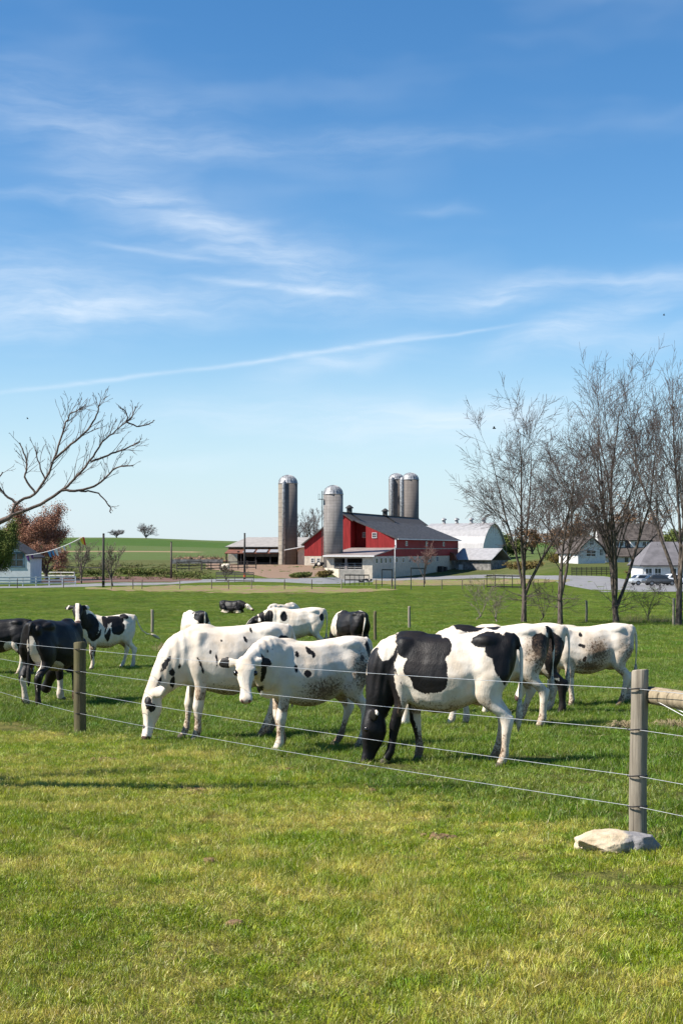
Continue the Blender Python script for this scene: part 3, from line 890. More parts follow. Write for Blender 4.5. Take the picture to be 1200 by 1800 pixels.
while x < xb - 3:
    w = rs.uniform(.8, 2.6); quad_slab(b, [lp(x, 330.9, -.72 + .0), lp(x + w, 330.9, -.72), lp(x + w, 339, -.10), lp(x, 339, -.10)], .1); x += w + rs.uniform(.1, .8)
b.build('roof_sheet', M_ROOF_WHITE, fs_)
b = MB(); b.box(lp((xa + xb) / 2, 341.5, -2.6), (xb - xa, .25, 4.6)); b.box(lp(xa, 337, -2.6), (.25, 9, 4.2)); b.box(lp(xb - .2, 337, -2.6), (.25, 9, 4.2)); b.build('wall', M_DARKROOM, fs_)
x = xa - 2.6
while x < xb: b = MB(); b.box(lp(x, 331.4, -2.9), (.28, .28, 3.9)); x += 3.4; b.build('post', M_WOOD_DARK, fs_)
b = MB(); b.box(lp((xa + xb) / 2, 331.9, -3.6), (xb - xa - .3, .12, .9)); b.build('feed_rail', M_WOOD_DARK, fs_)

# small cream building between the lone silo and the barn
cb = empty('block_building', PD(536, 334), 'small cream block building wedged between silo and red barn', 'building')
xa, xb = at(524, 965, 334).x, at(552, 965, 334).x
b = MB(); b.prism([lp(xa, 331, -7), lp(xb, 331, -7), lp(xb, 331, 2.0), lp(xa, 331, -.2)], Vector((0, 9, 0))); b.build('wall', M_CREAM, cb)
b = MB(); quad_slab(b, [lp(xa - .4, 330.4, .0), lp(xa - .4, 340.6, .0), lp(xb + .2, 340.6, 2.4), lp(xb + .2, 330.4, 2.4)], .2); b.build('roof', M_ROOF_BEIGE, cb)
window(cb, lp(xa + 2.1, 330.95, -1.7), 1.1, 2.4, (1, 0, 0), (0, -1, 0), bars=False)
b = MB(); b.tube([lp(at(500, 965, 329).x, 329, -.3), lp(at(536, 965, 330.4).x, 330.4, .55)], .14, 6); tag(b.build('conveyor_tube', M_WHITE), 'white conveyor tube sloping from the lone silo to the block building', 'conveyor')

# ------------------------------------------------------------------ drives, yards and bare soil
drape('driveway', [(-40, 1031.5, 1034), (60, 1030.5, 1033.5), (150, 1026.5, 1031.5), (190, 1024.5, 1030), (300, 1024.2, 1027.5), (350, 1018.5, 1024), (430, 1017, 1022.5), (500, 1017.5, 1023.5), (560, 1015.5, 1027), (600, 1014.5, 1026), (700, 1015.5, 1020.5), (860, 1010, 1016), (960, 1012, 1018), (1000, 1011.5, 1030), (1060, 1013, 1041), (1100, 1019, 1040.5), (1260, 1026, 1040)], M_ASPH, .016, 'pale grey farm driveway', 'driveway', ragged=.25)
drape('dirt_yard', [(362, 990, 1001), (420, 992, 1004), (470, 991, 1016), (520, 988, 1017.5), (560, 989, 1014), (574, 992, 1012)], M_YARD, .020, 'bare brown cattle yard in front of the sheds', 'yard', ragged=.8)
drape('mulch_bed', [(70, 1019.5, 1024), (120, 1015.5, 1025.5), (200, 1013.5, 1023), (290, 1014, 1023.2), (340, 1017.5, 1021), (356, 1018.5, 1019.5)], M_MULCH, .024, 'dark reddish mulch bed beside the drive', 'soil', ragged=.5)
drape('bare_soil', [(150, 1033, 1036), (220, 1031.5, 1038.5), (330, 1030, 1041), (430, 1028.5, 1043), (540, 1031, 1044.5), (640, 1035, 1041), (700, 1036, 1037)], M_PATCHY, .020, 'strip of trodden bare soil along the far pasture edge', 'soil', ragged=1.2, seed=9)
drape('dry_verge', [(655, 1020.5, 1027), (740, 1020, 1030), (900, 1019, 1027), (1000, 1019, 1022)], M_PATCHY, .028, 'dry tan verge below the long white barn wall', 'soil', ragged=.9, seed=12)
# ------------------------------------------------------------------ trees
M_BARK = mat('grey_brown_bark', (0.125, 0.10, 0.083), 0.9, 0.35, 4, 0.1, stretch=(3, 3, .6), bump=.6, bscale=14)
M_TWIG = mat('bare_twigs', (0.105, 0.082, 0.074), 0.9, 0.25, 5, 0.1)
M_TWIG_FAR = mat('hazed_twigs', (0.17, 0.15, 0.15), 0.9, 0.25, 5, 0.1)  # paler grey puts distance haze into the twig colour
M_BARK_PALE = mat('pale_bark', (0.20, 0.165, 0.135), 0.9, 0.35, 4, 0.1)
M_REDLEAF = mat('red_spring_buds', (0.24, 0.115, 0.08), 0.8, 0.3, 1.5, 0.1, base2=(0.36, 0.19, 0.12))
M_BRONZE = mat('bronze_buds', (0.20, 0.115, 0.055), 0.8, 0.3, 1.5, 0.1, base2=(0.30, 0.17, 0.09))
M_EVER = mat('evergreen_leaves', (0.075, 0.105, 0.028), 0.8, 0.3, 1.5, 0.1, base2=(0.16, 0.18, 0.05))
M_SHRUB = mat('shrub_leaves', (0.085, 0.125, 0.030), 0.8, 0.3, .8, 0.1, base2=(0.17, 0.17, 0.055))
M_DRYWEED = mat('dry_weeds', (0.30, 0.24, 0.14), 0.9, 0.25, 3, 0.1)

def grow(rs, start, dirn, length, rad, level, spec, out, bend_up=.12):
    """recursive branch; out = list of (points, radii, level)"""
    maxlev, nseg, kids, spread, ratio, wander = spec['levels'], spec['nseg'], spec['kids'], spec['spread'], spec['ratio'], spec['wander']
    pts, rr = [Vector(start)], [rad]
    d = Vector(dirn).normalized(); p = Vector(start)
    ns = nseg[min(level, len(nseg) - 1)]
    tipr = max(rad * spec.get('taper', .35), spec['minr'])
    for i in range(ns):
        d = (d + Vector(rs.normal(0, wander, 3)) + Vector((0, 0, bend_up * (1 if level < 3 else .7))) * (1.0 / ns) * 1.5).normalized()
        p = p + d * (length / ns)
        pts.append(p.copy()); rr.append(rad + (tipr - rad) * (i + 1) / ns)
    out.append((pts, rr, level))
    if level >= maxlev: return
    nk = kids[min(level, len(kids) - 1)]
    for k in range(nk):
        t = rs.uniform(*spec['from'][min(level, len(spec['from']) - 1)]) if k < nk - 1 else 1.0
        x = t * ns; i = min(int(x), ns - 1); q = pts[i].lerp(pts[i + 1], x - i)
        dd = (pts[i + 1] - pts[i]).normalized()
        sp = R(spread[min(level, len(spread) - 1)]) * rs.uniform(.65, 1.3) * (.45 if k == nk - 1 else 1)
        a = dd.orthogonal().normalized(); a.rotate(Matrix.Rotation(rs.uniform(0, 6.283), 3, dd))
        nd = (dd * math.cos(sp) + a * math.sin(sp))
        r1 = max((rr[i] + (rr[i + 1] - rr[i]) * (x - i)) * ratio * rs.uniform(.75, 1.0), spec['minr'])
        grow(rs, q, nd, length * rs.uniform(*spec['len']) * (1.05 - .5 * t if k < nk - 1 else .62), r1, level + 1, spec, out, bend_up)

def tubes(branches, levels, nside):
    b = MB()
    for pts, rr, lv in branches:
        if lv in levels: b.tube(pts, rr, nside[min(lv, len(nside) - 1)], cap=False)
    return b

def leaves(branches, lv, rs, per, size, jitter):
    """small leaf clumps round the outer twigs"""
    vs, fs = [], []
    for pts, rr, l in branches:
        if l < lv: continue
        for _ in range(per):
            k = rs.randint(0, len(pts) - 1); p = pts[k].lerp(pts[k + 1], rs.uniform()) + Vector(rs.normal(0, jitter, 3))
            a = Vector(rs.normal(size=3)).normalized(); c = a.orthogonal().normalized(); c.rotate(Matrix.Rotation(rs.uniform(0, 6.28), 3, a)); s = size * rs.uniform(.5, 1.3)
            e = a.cross(c); o = len(vs)
            vs += [p - c * s * .5, p + e * s * .32, p + c * s * .5, p - e * s * .32]; fs.append((o, o + 1, o + 2, o + 3))
    b = MB(); b.add(vs, fs); return b

def fit(branches, base, height, width=None):
    """scale the grown skeleton to the wanted height (and width)"""
    zt = float(np.percentile([p.z for pts, _, l in branches for p in pts if l > 1], 99.5)) - base.z
    k = height / zt
    kx = k
    if width:
        xs = [p.x for pts, _, l in branches for p in pts if l > 1]; kx = width / float(np.percentile(xs, 98.5) - np.percentile(xs, 1.5))
    for pts, rr, _ in branches:
        for p in pts:
            p.x = base.x + (p.x - base.x) * kx; p.y = base.y + (p.y - base.y) * kx; p.z = base.z + (p.z - base.z) * k

def bare_tree(base, height, width, seed, label, stems, spec, rad, group='bare trees at the right of the pasture', bark=None, twig=None, name='bare_tree', trunk_h=.10, bud=None, cat='tree', parts=True, extra=None):
    rs = np.random.RandomState(seed)
    br = []
    trunk_top = base + Vector((rs.normal(0, .1), rs.normal(0, .1), height * trunk_h))
    br.append(([base - UP * .15, base + UP * .12, base.lerp(trunk_top, .5), trunk_top], [rad * 1.55, rad * 1.18, rad, rad * .98], 0))
    for k in range(stems):
        a = 6.283 * k / stems + rs.uniform(-.5, .5)
        lean = R(rs.uniform(*spec['lean']))
        d = Vector((math.cos(a) * math.sin(lean), math.sin(a) * math.sin(lean), math.cos(lean)))
        grow(rs, trunk_top - UP * (height * trunk_h * rs.uniform(0, .45)), d, height * spec['first'] * rs.uniform(.85, 1.1), rad * (.72 if stems > 1 else .95) * rs.uniform(.8, 1.05), 1, spec, br, spec.get('up', .12))
    if extra: extra(rs, br)
    fit(br, base, height, width)
    o = empty(name, base, label, cat, group)
    tubes(br, (0, 1, 2), (9, 8, 6)).build('trunk', bark or M_BARK, o, True)
    if max(l for _, _, l in br) > 2: tubes(br, (3, 4, 5, 6), (5, 5, 5, 4, 3, 3, 3)).build('branches', twig or M_TWIG, o, True)
    if bud: leaves(br, bud[0], rs, bud[1], bud[2], bud[3]).build('crown', bud[4], o)
    return o

VASE = dict(levels=4, nseg=(3, 9, 8, 7, 5, 3), kids=(3, 12, 9, 8, 4), spread=(25, 38, 40, 42, 42), ratio=.52, wander=.06, minr=.0076, lean=(4, 28), first=.64, len=(.40, .70), taper=.20, up=.06)
VASE['from'] = ((.4, .9), (.25, .95), (.2, .95), (.2, .95), (.2, .95))
ROUND = dict(VASE, lean=(4, 34), spread=(35, 48, 44, 42, 40), up=.04, first=.55, len=(.42, .68), wander=.065)

def low_limbs(n, lo, hi, ln):
    def f(rs, br):
        pts = br[0][0]
        for k in range(n):
            a = rs.uniform(0, 6.283)
            q = pts[1].lerp(pts[3], rs.uniform(lo, hi))
            grow(rs, q, Vector((math.cos(a), math.sin(a), rs.uniform(-.1, .4))), ln * rs.uniform(.6, 1.1), .03, 3, VASE, br, .05)
    return f
def T(px, py): return P(px, py)
def hgt(px, py, top): p = P(px, py); return (py - top) / F * p.y
def wid(px, py, w): return w / F * P(px, py).y
bare_tree(T(920, 1094), hgt(920, 1094, 697), wid(920, 1094, 236), 5, 'bare spreading tree, leftmost of the row right of the barn', 4, ROUND, .14, trunk_h=.13, extra=low_limbs(10, .3, 1.0, 2.2))
bare_tree(T(984, 1099), hgt(984, 1099, 730), wid(984, 1099, 150), 8, 'thin bare tree standing close beside the spreading one', 3, VASE, .135, trunk_h=.14, extra=low_limbs(9, .3, 1.0, 1.8))
bare_tree(T(1082, 1095), hgt(1082, 1095, 628), wid(1082, 1095, 240), 13, 'tallest bare tree, vase shaped, in front of the white farmhouse', 5, VASE, .165, trunk_h=.07, extra=low_limbs(6, .4, 1.0, 2.0))
bare_tree(T(1192, 1099), hgt(1192, 1099, 640), wid(1192, 1099, 200), 17, 'bare tree cut by the right edge of the picture', 4, VASE, .17, trunk_h=.12, extra=low_limbs(8, .2, 1.0, 2.4))
SAPL = dict(VASE, levels=4, kids=(2, 6, 5, 4), minr=.006, lean=(8, 30))
for px, py, top, w, sd_n, lb in ((838, 1090, 1005, 62, 3, 'pale leafless sapling left of the bare trees'), (872, 1094, 1040, 40, 6, 'small wispy pale shrub under the spreading bare tree'), (950, 1092, 1010, 50, 7, 'thin dark sapling between two bare tree trunks'),
                                (1138, 1092, 1020, 60, 9, 'leaning bare sapling right of the tallest tree')):
    bare_tree(T(px, py), hgt(px, py, top), wid(px, py, w), sd_n, lb, 4, SAPL, .035, group='leafless saplings', bark=M_BARK_PALE if 'pale' in lb else M_BARK, twig=M_BARK_PALE if 'pale' in lb else M_TWIG, name='sapling', cat='sapling')

# trees round the farm
FAR = dict(VASE, levels=4, kids=(3, 6, 6, 5), minr=.035, lean=(8, 34), wander=.09, up=.15)
FARR = dict(FAR, lean=(10, 55), first=.6)
HILL = dict(FAR, lean=(5, 48), kids=(3, 8, 7, 5), minr=.024, up=.12, first=.6)
def far_tree(px, py, top, w, seed, label, D=None, bud=None, stems=5, rad=.3, group='bare trees far behind the farm', name='far_tree', spec=FARR, twig=None, trunk_h=.12):
    p = PD(px, D) if D else P(px, py)
    h = at(px, top, p.y).z - p.z
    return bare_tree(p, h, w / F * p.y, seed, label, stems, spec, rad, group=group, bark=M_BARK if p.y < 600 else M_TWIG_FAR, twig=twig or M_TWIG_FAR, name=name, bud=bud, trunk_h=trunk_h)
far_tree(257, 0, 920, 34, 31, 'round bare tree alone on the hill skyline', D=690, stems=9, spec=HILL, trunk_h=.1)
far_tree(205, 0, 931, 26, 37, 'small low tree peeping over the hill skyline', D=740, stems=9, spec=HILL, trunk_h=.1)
for i, (px, top, w, D, lb) in enumerate(((534, 896, 50, 430, 'dark bare tree behind the lone silo'), (556, 893, 54, 440, 'bare tree filling the gap between the two left silos'))):
    far_tree(px, 0, top, w, 40 + i, lb, D=D, stems=6, rad=.4)
far_tree(66, 0, 893, 92, 50, 'big reddish brown budding tree behind the white house', D=236, bud=(2, 44, .22, .55, M_REDLEAF), rad=.38, group='reddish trees at the left', name='budding_tree', trunk_h=.22)
far_tree(82, 0, 955, 62, 51, 'smaller dark tree right of the reddish one', D=228, bud=(3, 14, .18, .35, M_REDLEAF), rad=.28, group='reddish trees at the left', name='budding_tree', trunk_h=.2)
far_tree(-6, 0, 922, 52, 52, 'yellow green evergreen in front of the white house', D=196, bud=(2, 60, .18, .35, M_EVER), rad=.25, group=None, name='evergreen_tree', trunk_h=.1)
far_tree(430 / 3, 0, 945, 44, 53, 'pale slender tree left of the tall dark pole', D=208, rad=.12, group='young farm trees', name='young_tree', spec=dict(FAR, minr=.018), twig=M_BARK_PALE, trunk_h=.25)
far_tree(198, 0, 955, 44, 54, 'young leafless tree right of the tall dark pole', D=186, rad=.11, group='young farm trees', name='young_tree', spec=dict(FAR, minr=.018), twig=M_BARK_PALE, trunk_h=.2)
far_tree(400, 0, 990, 24, 55, 'tiny leafless tree by the cattle yard fence', D=215, rad=.06, group='young farm trees', name='young_tree', spec=dict(FAR, minr=.015), twig=M_TWIG, trunk_h=.2)
far_tree(746, 0, 953, 44, 56, 'reddish young tree in front of the white barn wall', D=222, rad=.10, group='young farm trees', name='young_tree', spec=dict(FAR, minr=.018), twig=mat('reddish_twigs', (0.20, 0.115, 0.10), .9, .2), trunk_h=.25)
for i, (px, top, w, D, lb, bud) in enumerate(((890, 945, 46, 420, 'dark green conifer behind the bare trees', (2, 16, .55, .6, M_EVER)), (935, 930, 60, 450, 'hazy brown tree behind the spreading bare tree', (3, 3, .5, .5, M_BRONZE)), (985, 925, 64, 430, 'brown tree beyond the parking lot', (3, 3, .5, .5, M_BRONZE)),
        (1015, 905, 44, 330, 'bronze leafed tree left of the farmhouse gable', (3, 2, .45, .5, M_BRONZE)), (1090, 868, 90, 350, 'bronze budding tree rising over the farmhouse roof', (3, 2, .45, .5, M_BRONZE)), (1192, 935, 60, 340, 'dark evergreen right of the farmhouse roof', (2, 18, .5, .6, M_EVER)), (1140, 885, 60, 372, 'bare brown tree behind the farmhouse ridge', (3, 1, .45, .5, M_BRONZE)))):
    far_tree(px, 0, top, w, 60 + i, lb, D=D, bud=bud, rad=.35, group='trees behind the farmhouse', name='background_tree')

# shrubs
def shrub(px, py, w, h, seed, label, D=None, material=M_SHRUB, group='shrubs round the farm'):
    p = PD(px, D) if D else P(px, py); rs = np.random.RandomState(seed)
    s = p.y / F; b = MB(); vs, fs = [], []
    n = 2600
    lob = [(rs.uniform(-.34, .34), rs.uniform(-.3, .3), rs.uniform(.3, .75), rs.uniform(.24, .42)) for _ in range(9)]
    for i in range(n):
        l = lob[rs.randint(len(lob))]; d = Vector(rs.normal(size=3)).normalized() * l[3] * rs.uniform(.6, 1.05)
        q = p + Vector(((l[0] + d.x) * w * s, (l[1] + d.y) * w * s * .8, max(.02, (l[2] + d.z)) * h * s))
        a = Vector(rs.normal(size=3)).normalized(); c = a.orthogonal().normalized(); e = a.cross(c); z = .075 * (w * s) ** .5 * rs.uniform(.5, 1.2); o = len(vs)
        vs += [q - c * z, q + e * z * .6, q + c * z, q - e * z * .6]; fs.append((o, o + 1, o + 2, o + 3))
    b.add(vs, fs); sh = b.build('shrub', material)
    return tag(sh, label, 'shrub', group)
M_GOLD = mat('golden_shrub_leaves', (0.20, 0.155, 0.045), 0.8, 0.3, .8, 0.1, base2=(0.11, 0.075, 0.035))
shrub(528, 1016, 36, 12, 1, 'low dark green shrub mound on the edge of the cattle yard')
shrub(572, 1016, 30, 15, 2, 'golden brown shrub against the pale yard wall', material=M_GOLD)
for i, (px, D, w, h, lb) in enumerate(((228, 268, 40, 10, 'bright green bush on the bank behind the mulch bed'), (258, 262, 46, 13, 'yellowish bush in the middle of the rough bank'), (292, 268, 40, 10, 'green bush left of the short pole'), (330, 255, 36, 9, 'bush under the board fence of the yard'), (160, 262, 44, 10, 'dull green bush behind the tall dark pole'), (110, 270, 40, 8, 'bush near the dark iron fence'))):
    shrub(px, 0, w, h, 10 + i, lb, D=D)
for i, (px, D, w, h, lb) in enumerate(((920, 300, 60, 18, 'brown hedge behind the leftmost bare tree'), (990, 330, 70, 16, 'olive hedge across the parking lot'), (978, 310, 26, 20, 'rusty bush left of the farmhouse'), (1130, 250, 50, 14, 'brown bush beside the grey roofed building'))):
    shrub(px, 0, w, h, 30 + i, lb, D=D, material=M_GOLD if i != 1 else M_SHRUB)

def bank_brush():
    rs = np.random.RandomState(8); vs, fs = [], []
    for i in range(260):
        px = rs.uniform(90, 372); D = rs.uniform(236, 330)
        p = PD(px, D); r = rs.uniform(.5, 1.7); h = r * rs.uniform(.35, .8)
        for k in range(46):
            d = Vector(rs.normal(size=3)).normalized(); q = p + Vector((d.x * r * rs.uniform(.3, 1), d.y * r * rs.uniform(.3, 1), abs(d.z) * h * rs.uniform(.3, 1.1)))
            a = Vector(rs.normal(size=3)).normalized(); c = a.orthogonal().normalized(); e = a.cross(c); z = rs.uniform(.07, .16); o = len(vs)
            vs += [q - c * z, q + e * z * .6, q + c * z, q - e * z * .6]; fs.append((o, o + 1, o + 2, o + 3))
    b = MB(); b.add(vs, fs)
    tag(b.build('undergrowth', mat('bank_leaves', (0.060, 0.080, 0.022), .85, .3, .12, .1, base2=(0.16, 0.135, 0.060))), 'rough olive undergrowth covering the bank behind the mulch bed', 'undergrowth', kind='stuff')
bank_brush()

# ------------------------------------------------------------------ the near tree whose limb reaches in from the left
def near_tree():
    rs = np.random.RandomState(77)
    D = 12.4
    base = G(-5.15, 12.9)
    br = []
    def px(x, y, d=0.0): return at(x, y, D + d)
    spec = dict(levels=5, nseg=(6, 6, 5, 5, 4, 4), kids=(0, 4, 3, 2, 2), spread=(30, 34, 34, 34, 34), ratio=.62, wander=.085, minr=.0017, taper=.38, lean=(0, 0), first=1, len=(.5, .75))
    spec['from'] = ((.3, .9),) * 6
    crotch = at(-420, 1010, 12.8)
    br.append(([base - UP * .2, base + UP * .3, base.lerp(crotch, .6) + Vector((-.10, 0, 0)), crotch], [.20, .155, .13, .115], 0))
    def limb(pts, r0, r1, lv, kids, klen, sp=32, seed=0):
        pp = [px(*q) if len(q) == 3 else px(*q, 0) for q in pts]
        # smooth polyline
        q = []
        for i in range(len(pp) - 1):
            p0, p1, p2, p3 = pp[max(i - 1, 0)], pp[i], pp[i + 1], pp[min(i + 2, len(pp) - 1)]
            for k in range(4):
                t = k / 4
                q.append(.5 * ((2 * p1) + (p2 - p0) * t + (2 * p0 - 5 * p1 + 4 * p2 - p3) * t * t + (3 * p1 - p0 - 3 * p2 + p3) * t ** 3))
        q.append(pp[-1])
        for i in range(1, len(q) - 1): q[i] = q[i] + Vector(rs.normal(0, .0035, 3))
        rr = [r0 + (r1 - r0) * i / (len(q) - 1) for i in range(len(q))]
        br.append((q, rr, lv))
        for k in range(kids):
            i = int(len(q) * rs.uniform(.28, .98)); i = min(max(i, 1), len(q) - 2)
            dd = (q[i + 1] - q[i]).normalized()
            a = dd.orthogonal().normalized(); a.rotate(Matrix.Rotation(rs.uniform(0, 6.283), 3, dd)); s_ = R(sp * rs.uniform(.7, 1.3))
            nd = dd * math.cos(s_) + a * math.sin(s_) + UP * .12
            grow(rs, q[i], nd, klen * rs.uniform(.5, 1.1) * (1.15 - .65 * i / len(q)), max(rr[i] * .36, .0026), 3, spec, br, .22)
    # the lower limb and the upper fork, then their leaders
    limb([(-420, 1010, .4), (-200, 975, .2), (-60, 935)], .115, .040, 1, 0, 0)
    limb([(-60, 935), (0, 918), (22, 905)], .031, .0205, 1, 0, 0)
    limb([(-420, 1010, .4), (-330, 900, .3), (-210, 800, .1), (-120, 730, .0), (-70, 660, .1)], .085, .02, 1, 10, .5)
    limb([(22, 905), (60, 892), (105, 865), (130, 843), (158, 812), (180, 778), (205, 755), (222, 742)], .0155, .0036, 2, 28, .24)
    limb([(222, 742), (240, 748), (262, 745), (272, 739)], .007, .0045, 3, 3, .08)
    limb([(222, 742), (224, 730), (216, 718)], .006, .0045, 3, 4, .10)
    limb([(222, 742), (234, 728), (238, 714)], .006, .0045, 3, 4, .10)
    limb([(22, 905), (28, 886), (60, 868), (82, 838), (100, 795), (112, 755), (122, 732), (134, 722), (146, 716)], .014, .0034, 2, 28, .24)
    limb([(95, 808), (125, 782), (155, 755), (170, 730), (174, 712)], .011, .005, 2, 12, .22)
    limb([(110, 862), (140, 862), (165, 855), (188, 838), (205, 822), (235, 818)], .012, .005, 2, 11, .22)
    limb([(125, 863), (150, 863), (172, 868), (190, 885), (196, 902)], .009, .0045, 3, 4, .10)
    limb([(160, 812), (190, 800), (215, 790), (235, 782), (246, 775)], .010, .0045, 3, 9, .16)
    limb([(30, 884), (10, 870), (-5, 850), (5, 830)], .012, .005, 2, 11, .22)
    limb([(62, 866), (45, 840), (48, 815), (40, 790), (35, 778)], .010, .0045, 2, 10, .18)
    limb([(80, 842), (70, 815), (62, 790)], .008, .0045, 3, 5, .16)
    limb([(-200, 975, .2), (-160, 900, .1), (-90, 840, 0), (-40, 780, .1), (-20, 720, .1)], .05, .010, 2, 6, .2)
    # the rest of the crown, outside the picture
    for k in range(3):
        a = (2.4, 3.6, 1.5)[k]
        grow(rs, crotch - UP * .1 * k, Vector((math.cos(a) * .7, math.sin(a) * .7, .75)), 1.6, .07, 1, dict(spec, kids=(0, 4, 4, 3, 2), minr=.006), br, .2)
    o = empty('overhanging_tree', base, 'leafless tree reaching a forked twiggy limb in from the left edge', 'tree')
    tubes(br, (0, 1, 2), (12, 10, 8)).build('trunk', M_BARK_NEAR, o, True)
    tubes(br, (3, 4, 5), (6, 6, 6, 5, 4, 4)).build('branches', M_TWIG_NEAR, o, True)
M_BARK_NEAR = mat('mottled_bark', (0.17, 0.125, 0.10), 0.85, 0.35, 9, 0.2, bump=.5, bscale=40, base2=(0.075, 0.055, 0.048))
M_TWIG_NEAR = mat('dark_twigs', (0.12, 0.092, 0.085), 0.85, 0.25, 8, 0.15)
near_tree()
# ------------------------------------------------------------------ cows
def coat_material():
    m = bpy.data.materials.new('holstein_coat')
    m.use_nodes = True
    N = NT(m.node_tree)
    b = m.node_tree.nodes['Principled BSDF']
    tc = N.n('ShaderNodeTexCoord').outputs['Object']
    edge = N.m('ADD', N.attr('coat').outputs['Fac'], N.m('ADD', N.m('MULTIPLY', N.m('SUBTRACT', N.noise(tc, 16, 4, 0.65), 0.5), 0.050), N.m('MULTIPLY', N.m('SUBTRACT', N.noise(N.vm('MULTIPLY', tc, (1, 1, .35)), 95, 2, 0.7), 0.5), 0.022)))
    black = N.ramp(edge, -0.004, 0.004)
    cream = N.mix(N.ramp(N.noise(tc, 4.0, 4, 0.6), 0.35, 0.7), (0.72, 0.64, 0.54), (0.60, 0.49, 0.37))
    cream = N.mix(N.m('MULTIPLY', N.ramp(N.noise(tc, 55, 3, 0.7), 0.45, 0.75), 0.22), cream, (0.55, 0.45, 0.34))
    dark = N.mix(N.ramp(N.noise(tc, 6.0, 3, 0.6), 0.35, 0.7), (0.006, 0.0055, 0.006), (0.013, 0.010, 0.009))
    c = N.mix(black, cream, dark)
    c = N.mix(N.attr('pink').outputs['Fac'], c, (0.42, 0.23, 0.18))
    dn = N.noise(tc, 34, 5, 0.75)
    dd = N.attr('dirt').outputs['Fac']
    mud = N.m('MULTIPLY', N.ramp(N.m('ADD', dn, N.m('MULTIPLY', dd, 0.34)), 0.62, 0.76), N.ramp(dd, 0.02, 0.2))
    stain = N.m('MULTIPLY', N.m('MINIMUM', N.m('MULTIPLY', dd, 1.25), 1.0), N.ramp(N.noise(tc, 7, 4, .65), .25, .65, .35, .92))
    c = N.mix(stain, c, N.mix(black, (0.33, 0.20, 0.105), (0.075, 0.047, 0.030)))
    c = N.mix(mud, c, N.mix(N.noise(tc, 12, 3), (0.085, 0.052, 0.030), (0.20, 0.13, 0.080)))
    N.link(c, b.inputs['Base Color'])
    N.link(N.m('SUBTRACT', 0.66, N.m('MULTIPLY', black, 0.14)), b.inputs['Roughness'])
    N.link(N.m('ADD', 0.16, N.m('MULTIPLY', black, 0.08)), b.inputs['Specular IOR Level'])
    bp = N.n('ShaderNodeBump')
    bp.inputs['Strength'].default_value = 0.35
    bp.inputs['Distance'].default_value = 0.012
    h = N.m('ADD', N.noise(N.vm('MULTIPLY', tc, (1, 1, 0.45)), 60, 3, 0.7), N.m('MULTIPLY', N.noise(tc, 9, 3, 0.5), 1.4))
    N.link(h, bp.inputs['Height'])
    N.link(bp.outputs[0], b.inputs['Normal'])
    return m

M_COAT = coat_material()
M_EYE = mat('cow_eye', (0.012, 0.008, 0.007), 0.12, 0.1, spec=0.6)
M_HOOF = mat('cow_hoof', (0.11, 0.085, 0.06), 0.6, 0.3, 20)
M_TUFT = mat('tail_hair', (0.50, 0.43, 0.33), 0.8, 0.3, 30)
M_TUFT_D = mat('dark_tail_hair', (0.03, 0.026, 0.024), 0.8, 0.3, 30)
M_TAG = mat('ear_tag', (0.75, 0.50, 0.06), 0.4, 0.05)

HIND = [(1.22, -.50, .12, .20, .07), (1.08, -.53, .15, .235, .10), (.95, -.53, .175, .235, .115), (.84, -.50, .185, .215, .11), (.74, -.48, .185, .165, .10), (.66, -.52, .18, .125, .085),
        (.585, -.60, .175, .095, .066), (.53, -.665, .17, .078, .055), (.475, -.70, .168, .072, .052), (.42, -.698, .166, .058, .047), (.33, -.682, .164, .044, .040), (.22, -.668, .162, .041, .037),
        (.15, -.656, .162, .049, .044), (.11, -.645, .162, .052, .048), (.065, -.62, .162, .047, .047), (.035, -.605, .162, .05, .05)]
FORE = [(1.20, .47, .12, .13, .05), (1.06, .50, .155, .165, .085), (.92, .505, .175, .16, .095), (.82, .48, .18, .135, .09), (.73, .455, .178, .105, .078), (.64, .45, .172, .083, .066),
        (.55, .46, .165, .067, .058), (.47, .468, .16, .062, .056), (.41, .472, .158, .064, .056), (.35, .466, .157, .05, .046), (.24, .462, .157, .040, .036), (.155, .46, .157, .045, .042),
        (.115, .465, .157, .051, .047), (.07, .482, .157, .046, .046), (.035, .492, .157, .05, .05)]

def noise3(p, f, seed, n=10):
    rs = np.random.RandomState(seed)
    o = np.zeros(len(p))
    for i in range(n):
        k = rs.normal(size=3); k *= f * rs.uniform(.6, 1.6) / np.linalg.norm(k)
        o += np.sin(p @ k + rs.uniform(0, 6.28))
    return o / math.sqrt(n)

def ell_d(p, c, r, rot=0.0):
    q = p - np.array(c)
    if rot:
        ca, sa = math.cos(R(rot)), math.sin(R(rot))
        q = np.stack([q[:, 0] * ca + q[:, 2] * sa, q[:, 1], -q[:, 0] * sa + q[:, 2] * ca], 1)
    r = np.array(r)
    return (1 - np.linalg.norm(q / r, axis=1)) * min(r[0], r[2])

